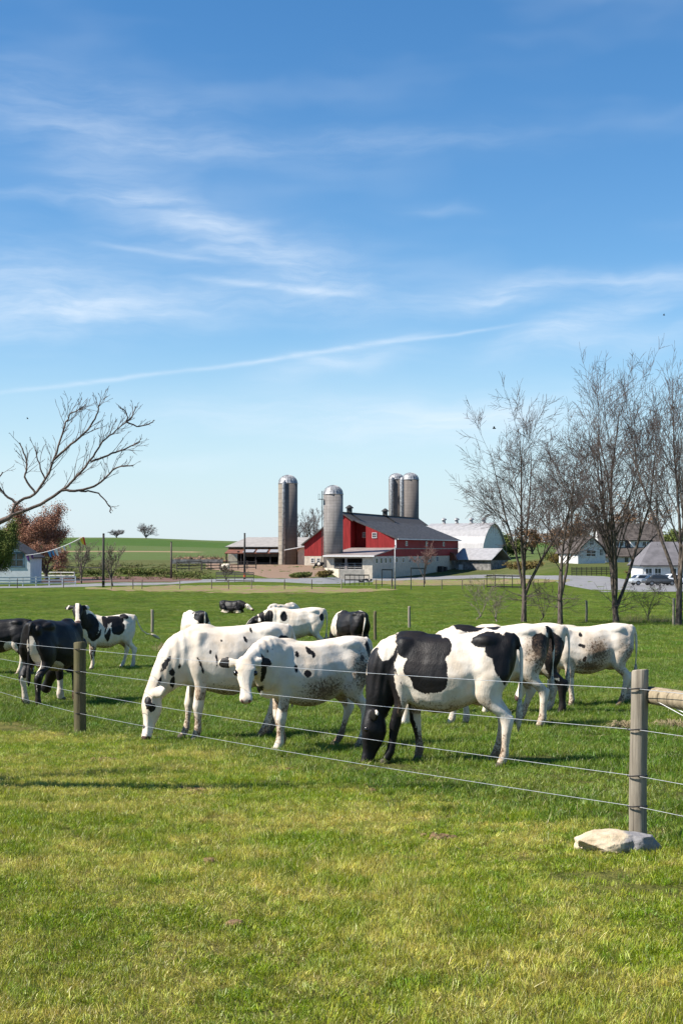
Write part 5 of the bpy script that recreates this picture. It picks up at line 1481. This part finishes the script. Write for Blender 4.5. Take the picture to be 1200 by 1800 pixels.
# further posts outside the picture
dl = Vector((-.41, .91, 0)).normalized()
A0 = G(A1.x + dl.x * 13.5, A1.y + dl.y * 13.5)
dr = (A2 - A1); dr.z = 0; dr.normalize()
A3 = G(A2.x + dr.x * 2.6, A2.y + dr.y * 2.6)
for q, s in ((A0, 3), (A3, 4)):
    b = MB(); round_post(b, q - UP * .3, q + UP * 1.18, .075, .07, s); b.build('fence_post', M_POST, fence, True)
rows1 = (1140.5, 1179.5, 1216.5, 1253); rows2 = (1209.5, 1281, 1362, 1415.5)
hr = []
for k in range(4):
    q1 = at(143, rows1[k], A1.y) + Vector((.0, -.086, 0)); q2 = at(1121, rows2[k], A2.y) + Vector((-.01, -.068, 0))
    hh1, hh2 = q1.z - A1.z, q2.z - A2.z
    q0 = A0 + UP * hh1 * 1.0 + Vector((0, -.08, 0)); q3 = A3 + UP * hh2 + Vector((0, -.08, 0))
    pts = []
    for a, c, sag in ((q0, q1, .05), (q1, q2, .035), (q2, q3, .01)):
        for i in range(12):
            t = i / 12; pts.append(a.lerp(c, t) - UP * (4 * sag * t * (1 - t)))
    pts.append(q3)
    b = MB(); b.tube(pts, .0023, 6); b.build('wire', M_WIRE, fence, True)
    for q, rr in ((q1, .09), (q2, .072)):
        b = MB(); ctr = Vector((q.x, q.y + rr - .006, q.z))
        b.tube([ctr + Vector((rr * math.cos(t), rr * math.sin(t), .004 * math.sin(3 * t))) for t in np.linspace(math.pi * 1.05, math.pi * 1.95, 9)], .0055, 5); b.build('wire_tie', M_STAPLE, fence)
r0 = at(1134, 1222, A2.y) + Vector((.03, .02, 0)); r1 = Vector((A3.x, A3.y, r0.z - .06))
b = MB(); round_post(b, r0, r1, .066, .060, 6)
# a rail lies on its side: rebuild its rings across its own axis
b = MB(); dd = (r1 - r0).normalized(); sd0 = dd.cross(UP).normalized(); u0 = sd0.cross(dd)
rings = []
for i in range(14):
    t = i / 13; p = r0.lerp(r1, t)
    rr = .064 * (.97 if i in (0, 13) else 1) * (1 + .03 * math.sin(t * 9))
    rings.append([p + sd0 * rr * math.cos(6.283 * k / 18) * (1 + .03 * math.sin(3 * k)) + u0 * rr * math.sin(6.283 * k / 18) for k in range(18)])
b.rings(rings); b.build('brace_rail', M_RAIL, fence, True)
b = MB(); q = at(1132, 1224, A2.y) + Vector((.02, -.06, 0)); e = A3 + UP * .25; b.tube([q, q.lerp(e, .5), e], .0028, 6); q2 = q + Vector((0, .05, .02)); b.tube([q2, e + Vector((0, .06, .05))], .004, 6); b.build('brace_wire', M_WIRE, fence)

# ------------------------------------------------------------------ the rock
def rock_material():
    m = bpy.data.materials.new('pale_sandstone'); m.use_nodes = True
    N = NT(m.node_tree); b = m.node_tree.nodes['Principled BSDF']
    tc = N.n('ShaderNodeTexCoord').outputs['Object']
    big = N.noise(tc, 5, 5, .65); fine = N.noise(tc, 28, 5, .7)
    x, y, z = N.sep(tc)
    c = N.mix(N.ramp(big, .35, .65), (0.46, 0.36, 0.235), (0.60, 0.51, 0.38))
    c = N.mix(N.ramp(fine, .52, .75, 0, .5), c, (0.42, 0.26, 0.13))
    grey = N.ramp(N.m('ADD', x, N.m('MULTIPLY', N.m('SUBTRACT', big, .5), .25)), .015, .07)  # shade of the right end painted in as grey over the sandstone
    c = N.mix(N.m('MULTIPLY', grey, .92), c, N.mix(fine, (0.12, 0.118, 0.125), (0.27, 0.265, 0.275)))
    N.link(c, b.inputs['Base Color']); b.inputs['Roughness'].default_value = .9; b.inputs['Specular IOR Level'].default_value = .15
    bp_ = N.n('ShaderNodeBump'); bp_.inputs['Strength'].default_value = .9; bp_.inputs['Distance'].default_value = .02
    N.link(N.m('ADD', big, N.m('MULTIPLY', fine, .5)), bp_.inputs['Height']); N.link(bp_.outputs[0], b.inputs['Normal'])
    return m
def rock():
    rs = np.random.RandomState(5)
    p = P(1092, 1503); w = 146 / F * p.y; h = 42 / F * p.y
    bm = bmesh.new(); bmesh.ops.create_cube(bm, size=2)
    bmesh.ops.subdivide_edges(bm, edges=bm.edges[:], cuts=22, use_grid_fill=True)
    cuts = [((-.80, -.5, -.34), .90), ((-.55, -.8, .22), .98), ((-.9, .1, .45), .98), ((.86, -.50, .10), .83), ((.40, -.90, .10), .90), ((.75, .5, .4), .98), ((.10, -.85, .52), .98), ((0, .9, .45), .95), ((-.25, -.72, -.65), 1.02), ((.97, -.1, .25), .92), ((.25, 0, .97), .92), ((-.2, -.1, .98), .94), ((.65, -.72, -.2), .88)]
    for v in bm.verts:
        c = v.co.copy()
        for n_, o_ in cuts:
            n_ = Vector(n_).normalized(); d = c.dot(n_) - o_
            if d > 0: c -= n_ * d
        x, y, z = c
        if y < 0:                                             # a cleft and a broken hollow in the front face
            y += .16 * math.exp(-((x - .28) / .06) ** 2) * (1 - .3 * z) + .20 * math.exp(-((x - .11) / .13) ** 4) * max(0, .75 - z)
            y += .22 * max(0, -x - .45) * (1 if z < .0 else 0)
        k = .016 * math.sin(9 * x + 4 * y) + .014 * math.sin(8 * z + 7 * x + 2) + .006 * math.sin(23 * x - 17 * z + 9 * y)
        v.co = Vector((x * (1 + k) * w / 2, y * (1 + k) * w * .27, z * (1 + 1.4 * k) * h * .5 + h * .34))
    me = bpy.data.meshes.new('rock'); bmesh.ops.recalc_face_normals(bm, faces=bm.faces); bm.to_mesh(me); bm.free()
    me.materials.append(rock_material())
    o = bpy.data.objects.new('rock', me); col.objects.link(o)
    o.location = p + Vector((0, .09, 0)); o.rotation_euler = (0, R(1.5), R(-3))
    tag(o, 'pale sandstone rock with a broken end painted grey as shade, lying against the fence post', 'rock')
rock()

# ------------------------------------------------------------------ pasture posts
def stake(px, py, top, r, label, group, material=None, seed=1, name='fence_post', lean=0):
    p = P(px, py); t = at(px + lean, top, p.y)
    b = MB(); round_post(b, p - UP * .2, t, r, r * .95, seed, 10)
    return tag(b.build(name, material or M_POST, None, True), label, 'fence post', group)
for i, (px, py, top, r, lb) in enumerate(((268, 1112, 1072, .075, 'weathered post standing alone left of the cows'), (659, 1126, 1075, .065, 'dark post right of the mostly black cow'), (719, 1104, 1066, .07, 'pale post alone in the open pasture'), (1030, 1094, 1056, .07, 'post between the bare trees'), (1183, 1100, 1052, .07, 'post beside the rightmost bare tree'))):
    stake(px, py, top, r, lb, 'posts in the pasture', M_POST_GREEN if i == 1 else M_POST, 10 + i)

# far pasture fence along the drive
pf = empty('pasture_fence', P(400, 1038), 'thin post and wire fence along the far pasture edge', 'fence')
px_list = [-20, 31, 112, 196, 234, 250, 316, 372, 402, 442, 500, 548, 600, 661, 688, 722, 776, 812, 850]
tops = []
for i, px in enumerate(px_list):
    p = P(px, 1036 if px > 150 else 1033.5); b = MB(); round_post(b, p - UP * .2, p + UP * 1.15, .055, .05, 30 + i, 8); b.build('fence_post', M_WOOD if i % 3 else M_POST, pf, True); tops.append(p)
for hgt_ in (.45, 1.0):
    b = MB(); b.tube([p + UP * hgt_ for p in tops], .008, 4); b.build('wire', M_WIRE, pf)

# utility poles
def pole(px, py, top, r, material, label, band=False):
    p = P(px, py); h = at(px, top, p.y).z - p.z
    o = empty('utility_pole', p, label, 'pole', 'poles round the farm')
    b = MB(); b.tube([p - UP * .4, p + UP * h * .5, p + UP * h], [r * 1.15, r, r * .85], 10); b.build('shaft', material, o, True)
    b = MB(); b.lathe((p.x, p.y, p.z + h), [(r * .95, -.02), (r * .95, .06), (r * .4, .12)], 10); b.build('cap', M_IRON, o)
    if band: b = MB(); b.lathe((p.x, p.y, p.z), [(r * 1.25, .25), (r * 1.25, .95)], 10); b.build('warning_band', mat('orange_band', (.6, .12, .04), .6), o)
pole(182, 1032, 939, .16, M_WOOD_DARK, 'tall dark pole standing by the drive at the left')
pole(301, 1017, 953, .16, M_WOOD, 'short grey pole behind the mulch bed')
pole(430, 1018, 938, .17, M_WOOD_DARK, 'dark pole with an orange foot in front of the feed shed', True)
pole(694, 1036, 960, .075, M_GALV, 'thin pale pole in front of the red barn corner')

# board fences
def board_fence(name, a, c, n, h, rails, material, label, t=.05, pt=.14, cat='fence'):
    """a, c = (px, py) of both ends on the ground"""
    A, C_ = P(*a), P(*c)
    o = empty(name, A.lerp(C_, .5), label, cat)
    pts = [G(*(A.lerp(C_, i / n))[:2]) for i in range(n + 1)]
    for q in pts:
        b = MB(); b.box(q + UP * (h / 2 - .1), (pt, pt, h + .2)); b.build('post', material, o)
    for z in rails:
        b = MB()
        for p0, p1 in zip(pts[:-1], pts[1:]): b.bar(p0 + UP * z + Vector((0, -pt / 2 - t / 2 - .003, 0)), p1 + UP * z + Vector((0, -pt / 2 - t / 2 - .003, 0)), t, .16)
        b.build('rail', material, o)
    return o
board_fence('board_fence', (-30, 1030.5), (133, 1029), 7, 1.25, (.35, .75, 1.15), M_WHITE, 'white board fence, the nearer of two at the left edge')
board_fence('board_fence', (-30, 1016.5), (131, 1017.5), 7, 1.2, (.55, 1.1), M_WHITE, 'white board fence, the farther one in front of the house')
board_fence('iron_fence', (60, 1006), (178, 1008.5), 14, 1.2, (.1, 1.15), M_IRON, 'dark thin fence on the bank behind the young tree', pt=.06)
board_fence('yard_fence', (311, 1004), (354, 1002.5), 2, 2.0, (.5, 1.1, 1.8), M_WOOD, 'brown plank fence at the left of the cattle yard', pt=.2)
board_fence('yard_fence', (355, 1002.8), (450, 1000.5), 6, 1.8, (.4, 1.0, 1.6), M_WOOD, 'grey plank fence across the cattle yard', pt=.2)
board_fence('pipe_panel', (380, 1022.5), (446, 1023.5), 4, 1.5, (.2, .7, 1.2, 1.45), M_IRON, 'dark pipe gate panels beside the drive', pt=.07)
board_fence('pipe_panel', (606, 1029), (648, 1029), 5, 1.6, (.8, 1.5), M_IRON, 'dark pipe hurdle in front of the barn annex', pt=.09)
board_fence('pipe_panel', (671, 1031), (689, 1031), 1, 2.4, (2.3,), M_IRON, 'dark high hurdle left of the reddish young tree', pt=.12)
board_fence('pipe_panel', (722, 1032), (745, 1032), 1, 2.6, (2.5,), M_IRON, 'dark high hurdle at the foot of the reddish young tree', pt=.12)
board_fence('pipe_panel', (855, 1033), (915, 1034), 4, 1.6, (.15, 1.5), M_IRON, 'dark pipe panels behind the leftmost bare tree', pt=.09)
board_fence('iron_fence', (1004, 1012), (1074, 1012), 8, 1.5, (.3, .65, 1.0, 1.3), M_WOOD_DARK, 'dark low fence on the far side of the parking lot', pt=.1)

# brush heap beyond the poles
def heap(px0, px1, D, h, seed, label, material):
    rs = np.random.RandomState(seed); b = MB()
    a, c = PD(px0, D), PD(px1, D)
    for i in range(60):
        t = rs.uniform(); q = a.lerp(c, t); q = G(q.x, D + rs.uniform(-1.5, 1.5))
        hh = h * rs.uniform(.4, 1.0) * (math.sin(math.pi * min(max(t, .04), .96)) ** .35)
        b.ell(q + UP * hh * .4, (rs.uniform(.6, 1.5), rs.uniform(.6, 1.2), hh * .6), 8, 5)
    bb = b
    for i in range(160):
        t = rs.uniform(); q = a.lerp(c, t); q = G(q.x, D + rs.uniform(-1.5, 1.5)); d = Vector(rs.normal(size=3)); d.z = abs(d.z) * .6; d.normalize()
        bb.tube([q + UP * h * .5, q + UP * h * .6 + d * h * .7], [.05, .02], 4)
    return tag(bb.build('brush_heap', material), label, 'brush heap')
heap(302, 402, 362, 1.9, 3, 'long heap of dry brown brush left of the cattle sheds', M_BALE)
b = MB(); a, c = PD(302, 345), PD(392, 345); b.box((a + c) / 2 + UP * .55, ((c - a).length, .35, 1.1)); tag(b.build('bunker_wall', M_BLOCK), 'grey bunker wall below the brush heap', 'wall')

# little white house at the left edge
wh = empty('white_house', PD(20, 214), 'small white house with a gable and a dark blue window at the left edge', 'house')
M_SIDING = mat('white_siding', (0.62, 0.64, 0.66), .7, .06, 1)
hx0, hx1 = at(-62, 965, 212).x, at(54, 965, 212).x
mid = at(-2, 965, 212).x
gzb = PD(20, 212).z
ze, zt = at(54, 978, 212).z, at(0, 944, 212).z
b = MB(); b.prism([(hx0, 212, gzb - 1), (hx1, 212, gzb - 1), (hx1, 212, ze), (mid, 212, zt), (hx0, 212, ze)], Vector((0, 8, 0))); b.build('wall', M_SIDING, wh)
b = MB()
for sx in (hx0 - .5, hx1 + .5):
    s = 1 if sx > mid else -1
    quad_slab(b, [Vector((mid, 211.5, zt + .18)), Vector((mid, 220.5, zt + .18)), Vector((sx, 220.5, ze - .15)), Vector((sx, 211.5, ze - .15))], .18)
b.build('roof', M_ROOF_GREY, wh)
window(wh, at(29, 984, 211.96), 2.2, 2.1, (1, 0, 0), (0, -1, 0), frame=mat('blue_frame', (.08, .14, .19), .6), ft=.22)

# bunting from the house to the slender tree
M_FL = [mat('flag_' + n, c, .7, .05) for n, c in (('purple', (.20, .06, .25)), ('white', (.75, .72, .70)), ('blue', (.10, .30, .55)), ('pink', (.70, .45, .42)), ('yellow', (.75, .45, .03)), ('red', (.50, .03, .04)))]
q0, q1 = at(46, 976, 204), at(146, 943.5, 206)
bt = empty('bunting', q0, 'string of small coloured flags running up from the house to the slender tree', 'bunting')
b = MB(); b.tube([q0.lerp(q1, i / 16) - UP * (.5 * 4 * (i / 16) * (1 - i / 16)) for i in range(17)], .05, 5); b.build('string', M_FL[1], bt)
for t, k, s in ((.02, 0, 1.0), (.06, 3, .8), (.10, 0, .7), (.40, 2, 1.0), (.46, 2, .9), (.52, 1, 1.1), (.58, 3, .8), (.66, 1, .7), (.76, 3, .7), (.97, 4, 1.1), (.99, 5, 1.3)):
    p = q0.lerp(q1, t) - UP * (.5 * 4 * t * (1 - t)); b = MB(); w = .45 * s
    b.prism([p + Vector((-w / 2, 0, 0)), p + Vector((w / 2, 0, 0)), p + Vector((w * .9, .1, -.95 * s)), p + Vector((w * .3, .05, -.8 * s))], Vector((0, .02, 0))); b.build('flag', M_FL[k], bt)

# ------------------------------------------------------------------ farmhouse and low building at the right
fh = empty('farmhouse', PD(1042, 300), 'white farmhouse with a clipped gable facing left and a long brown dormered roof', 'house')
M_HROOF = mat('brown_shingle_roof', (0.085, 0.070, 0.062), .85, .25, 1.2)
D0 = 300
x0, x1 = at(1015, 965, D0).x, at(1066, 965, D0).x
zb = PD(1040, D0).z - .5
def zz(py, D=D0): return at(600, py, D).z
fx = Vector((.955, .30, 0)).normalized(); fy = Vector((-fx.y, fx.x, 0)); W = (x1 - x0) / fx.x * 1.0
def fp(s, t, z): return Vector((x0, D0, 0)) + fx * s + fy * t + UP * z
mw = W / 2
sil = [(0, zb), (W, zb), (W, zz(973)), (W * .88, zz(962)), (mw, zz(945)), (W * .12, zz(962)), (0, zz(973))]
# the gable faces the camera; the long wing runs to the right behind it
b = MB(); b.prism([fp(s, 0, z) for s, z in sil], fy * 9); b.build('gable_wall', M_WHITE, fh)
b = MB()
for s0, z0_, s1, z1_ in ((-.5, zz(974), W * .10, zz(961)), (W * .10, zz(961), mw, zz(943.5)), (W + .5, zz(974), W * .90, zz(961)), (W * .90, zz(961), mw, zz(943.5))):
    quad_slab(b, [fp(s0, -.5, z0_ + .12), fp(s0, 10, z0_ + .12), fp(s1, 10, z1_ + .12), fp(s1, -.5, z1_ + .12)], .18)
b.build('gable_roof', M_HROOF, fh)
window(fh, fp(mw - .2, -.04, zz(973)), 2.3, 1.3, fx, -fy, ft=.16)
window(fh, fp(mw, -.04, zz(953)), 1.0, 1.3, fx, -fy, ft=.14)
window(fh, fp(W * .84, -.04, zz(971)), .8, 1.4, fx, -fy, ft=.12)
D1 = 312
xa, xb = at(1058, 965, D1).x, at(1168, 965, D1).x
def rp(x, y, z): return Vector((x, y, z))
z1b = PD(1110, D1).z - .6
b = MB(); b.prism([rp(xa, D1, z1b), rp(xa, D1, zz(975, D1)), rp(xa, D1 + 6.5, zz(922, D1)), rp(xa, D1 + 13, zz(970, D1)), rp(xa, D1 + 13, z1b)], Vector((xb - xa, 0, 0))); b.build('wing_wall', M_WHITE, fh)
b = MB(); quad_slab(b, [rp(xa - .4, D1 - .7, zz(978, D1)), rp(xb + .5, D1 - .7, zz(978, D1)), rp(xb + .5, D1 + 6.5, zz(919, D1)), rp(xa - .4, D1 + 6.5, zz(919, D1))], .22)
quad_slab(b, [rp(xa - .4, D1 + 13.7, zz(978, D1)), rp(xb + .5, D1 + 13.7, zz(978, D1)), rp(xb + .5, D1 + 6.5, zz(919, D1)), rp(xa - .4, D1 + 6.5, zz(919, D1))], .22); b.build('wing_roof', M_HROOF, fh)
for pxa, pxb in ((1078, 1098), (1108, 1142)):
    a, c = at(pxa, 965, D1 + 1).x, at(pxb, 965, D1 + 1).x
    b = MB(); b.prism([rp(a, D1 + 1.2, zz(962, D1)), rp(c, D1 + 1.2, zz(962, D1)), rp(c, D1 + 1.2, zz(950.5, D1)), rp(a, D1 + 1.2, zz(950.5, D1))], Vector((0, 3.5, 0))); dm = b.build('dormer', M_WHITE, fh)
    b = MB(); quad_slab(b, [rp(a - .4, D1 + .7, zz(950.5, D1) + .15), rp(c + .4, D1 + .7, zz(950.5, D1) + .15), rp(c + .4, D1 + 6, zz(940, D1)), rp(a - .4, D1 + 6, zz(940, D1))], .18); b.build('dormer_roof', M_HROOF, dm)
    for f_ in (.3, .7): window(dm, rp(a + (c - a) * f_, D1 + 1.16, zz(956, D1)), .9, .95, (1, 0, 0), (0, -1, 0), ft=.1, bars=False)
for px in (1080, 1100, 1125, 1150): window(fh, rp(at(px, 965, D1).x, D1 - .04, zz(984, D1)), 1.0, 1.2, (1, 0, 0), (0, -1, 0), ft=.12, bars=False)

gb_ = empty('garage', PD(1180, 205), 'low white building with a grey roof behind the parked cars', 'building')
D2 = 205
xa, xb = at(1128, 965, D2).x, at(1290, 965, D2).x
zgb = PD(1160, D2).z - .4
b = MB(); b.box(((xa + xb) / 2, D2 + 4, (zgb + zz(992, D2)) / 2), (xb - xa, 8, zz(992, D2) - zgb)); b.build('wall', M_WHITE, gb_)
b = MB(); quad_slab(b, [rp(xa - .5, D2 - .6, zz(993.5, D2)), rp(xb + .5, D2 - .6, zz(993.5, D2)), rp(xb + .5, D2 + 4, zz(952, D2)), rp(xa + 2.2, D2 + 4, zz(952, D2))], .2)
quad_slab(b, [rp(xa - .5, D2 + 8.6, zz(993.5, D2)), rp(xb + .5, D2 + 8.6, zz(993.5, D2)), rp(xb + .5, D2 + 4, zz(952, D2)), rp(xa + 2.2, D2 + 4, zz(952, D2))], .2)
b.add([rp(xa - .5, D2 - .6, zz(993.5, D2)), rp(xa - .5, D2 + 8.6, zz(993.5, D2)), rp(xa + 2.2, D2 + 4, zz(952, D2))], [(0, 1, 2)])
b.build('roof', mat('light_grey_roof', (.14, .13, .135), .7, .12, 1), gb_)
for px in (1139, 1155, 1182): window(gb_, rp(at(px, 965, D2).x, D2 - .04, zz(1008, D2)), .95, 1.5, (1, 0, 0), (0, -1, 0), ft=.1)

# parked cars
def car(px, D, yaw, paint, label):
    p = PD(px, D, .14); ca, sa = math.cos(R(yaw)), math.sin(R(yaw))
    o = empty('car', p, label, 'car', 'cars in the parking lot')
    def q(x, y, z): return Vector((p.x + x * ca - y * sa, p.y + x * sa + y * ca, p.z + z))
    def shell(prof, w0, w1):
        """prof = outline (x, z) seen from the side, lofted across the width with tumblehome"""
        rings = []
        zs = [z for _, z in prof]; zt_ = max(zs)
        for y, k in ((-1, .0), (-.94, .6), (-.6, 1), (.6, 1), (.94, .6), (1, .0)):
            ring = []
            for x, z in prof:
                w = w0 + (w1 - w0) * max(0, (z - .75)) / .75
                cx = x * (.985 + .015 * k); cz = z if z < .5 else z - (1 - k) * .04
                ring.append(q(cx, y * w, cz))
            rings.append(ring)
        return rings
    b = MB(); b.rings(shell([(-2.2, .35), (-2.25, .62), (-2.15, .86), (-1.6, .93), (.95, .92), (1.75, .80), (2.15, .66), (2.22, .45), (2.15, .30), (1.7, .26), (-1.8, .26)], .88, .86)); body = b.build('body', paint, o, True)
    b = MB(); b.rings(shell([(-1.85, .90), (-1.35, 1.38), (-.9, 1.46), (.05, 1.45), (.35, 1.36), (1.1, .90)], .84, .66)); cab = b.build('cabin', paint, o, True)
    b = MB()
    for s in (-1, 1):
        b.add([q(-1.45, s * .825, .95), q(.85, s * .825, .95), q(.22, s * .705, 1.34), q(-1.15, s * .70, 1.36)], [(0, 1, 2, 3)])
    b.add([q(1.06, -.68, .97), q(1.06, .68, .97), q(.43, .56, 1.35), q(.43, -.56, 1.35)], [(0, 1, 2, 3)]); b.add([q(-1.84, -.66, .97), q(-1.84, .66, .97), q(-1.42, .56, 1.35), q(-1.42, -.56, 1.35)], [(0, 1, 2, 3)])
    b.build('windows', M_GLASS, cab)
    for x in (-1.4, 1.4):
        for s in (-1, 1):
            b = MB(); b.tube([q(x, s * .70, .31), q(x, s * .90, .31)], .32, 16); w = b.build('wheel', mat('tyre', (.02, .02, .02), .8) if 'tyre' not in bpy.data.materials else bpy.data.materials['tyre'], o)
            b = MB(); b.tube([q(x, s * .89, .31), q(x, s * .915, .31)], .20, 12); b.build('rim', M_GALV, w)
    for s in (-1, 1):
        b = MB(); b.box(q(2.16, s * .6, .64), (.08, .38, .14), Vector((ca, sa, 0)), Vector((-sa, ca, 0)), None); b.build('headlight', M_GALV, o)
    return o
M_CARS = [mat('silver_paint', (.55, .57, .58), .25, .03, 1, .6, metal=.4), mat('dark_paint', (.05, .055, .06), .25, .03, 1, .6), mat('white_car_paint', (.75, .75, .76), .25, .03, 1, .6)]
car(1133, 194, 12, M_CARS[0], 'silver car parked leftmost in front of the low building')
car(1158, 190, 8, M_CARS[1], 'dark car partly hidden by the silver car')
car(1187, 196, 20, M_CARS[2], 'white car at the right edge behind the bare tree')

# ------------------------------------------------------------------ tiny farm animals and birds
M_GREYBAG = M_CREAM
for px, py, yaw, s, base, lb in ((397, 1004.5, 150, 19, 'white', 'pale cow standing in the yard behind the plank fence'), (562, 1001, 180, 13, 'black', 'distant black and white cow beside the cream barn wall')):
    p = P(px, py); k = s / (F / p.y) / 1.385
    cow(p, yaw, min(k, 1.15), lb, voxel=.05, eyes=False, seed=int(px), base=base, white=[((.2, .2, 1.0), (.3, .5, .3))] if base == 'black' else (), black=[((.1, .3, .9), (.3, .3, .2))] if base == 'white' else (), **GRAZE)
for px, py, yaw, lb in ((634, 1023.5, 10, 'dark calf lying by the hurdle in front of the annex'), (649, 1022.5, 170, 'white and black calf lying right of the dark calf')):
    cow(P(px, py), yaw, .62, lb, lying=True, voxel=.05, eyes=False, seed=int(px), base='black' if 'dark' in lb else 'white', black=[((.9, 0, .4), (.4, .4, .4))], white=[((.1, 0, .5), (.3, .5, .3))] if 'dark' in lb else (), poll=(1.05, 0, .85), nose=(.8, 0, -.6), up=(.6, 0, .8), name='calf')
M_BIRD = mat('dark_bird', (.03, .03, .035), .8)
for px, py, D, s, lb in ((868, 753, 120, .32, 'dark bird flying left of the tallest bare tree'), (1166, 554, 130, .22, 'tiny bird high in the sky at the right'), (49, 736, 90, .14, 'speck of a bird left above the near branches')):
    c = at(px, py, D); b = MB(); b.ell(c, (s * .5, s * .2, s * .18), 8, 5)
    for q in (-1, 1): b.prism([c + Vector((s * .2, 0, .02)), c + Vector((-s * .15, 0, .02)), c + Vector((-s * .25, q * s * .9, s * .45)), c + Vector((s * .05, q * s * .8, s * .42))], Vector((0, 0, .015)))
    tag(b.build('bird', M_BIRD), lb, 'bird', 'birds in the sky')

# hay wisps and dung in the grass
def clump(px, py, w, h, n, material, label, seed, name='hay_wisp', cat='hay'):
    p = P(px, py); rs = np.random.RandomState(seed); b = MB(); k = p.y / F
    for i in range(n):
        a = rs.uniform(0, 6.283); r = math.sqrt(rs.uniform()) * w * k / 2
        q = G(p.x + r * math.cos(a), p.y + r * math.sin(a) * .8, .02); d = rs.uniform(0, 6.283); ln = rs.uniform(.10, .30)
        m_ = q + Vector((math.cos(d) * ln * .5, math.sin(d) * ln * .5, h * k * rs.uniform(.3, 1.1)))
        e = q + Vector((math.cos(d) * ln, math.sin(d) * ln, h * k * rs.uniform(0, .5)))
        b.tube([q, m_, e], .0035, 3)
    return tag(b.build(name, material), label, cat)
clump(1098, 1284, 26, 14, 130, M_DRYWEED, 'small dry hay wisp beside the right fence post', 2)
clump(1182, 1282, 40, 14, 170, M_DRYWEED, 'dry hay wisp at the right edge of the pasture', 3)
clump(300, 1145, 60, 14, 160, M_DRYWEED, 'pale dead grass tuft between white cow and lone post', 4)
clump(1130, 1094, 110, 14, 260, M_DRYWEED, 'dry weeds under the tallest bare trees', 6)
M_DUNG = mat('dry_dung', (.20, .125, .06), .95, .3, 20, bump=.8, bscale=60)
def patty(px, py, w, label, seed):
    p = P(px, py); rs = np.random.RandomState(seed); b = MB(); k = p.y / F
    for i in range(26):
        q = G(p.x + rs.normal(0, w * k * .28), p.y + rs.normal(0, w * k * .5), .012); s = rs.uniform(.010, .030)
        b.ell(q, (s * 1.3, s, s * .8), 8, 5)
    return tag(b.build('dirt_clod', M_DUNG), label, 'dirt clod', 'crumbled dirt clods on the lawn')
for i, (px, py, w, lb) in enumerate(((345, 1392, 46, 'clods left of the branch shadow end'), (775, 1476, 44, 'brown clods in the lawn left of the rock'), (187, 1337, 34, 'clods near the left fence post'), (660, 1388, 50, 'clods on the worn edge below the black head'), (368, 1518, 9, 'small dark clod in the middle of the lawn'), (410, 1630, 10, 'small clod low in the lawn'), (515, 1352, 50, 'clods below the staring heifer'))):
    patty(px, py, w, lb, i)
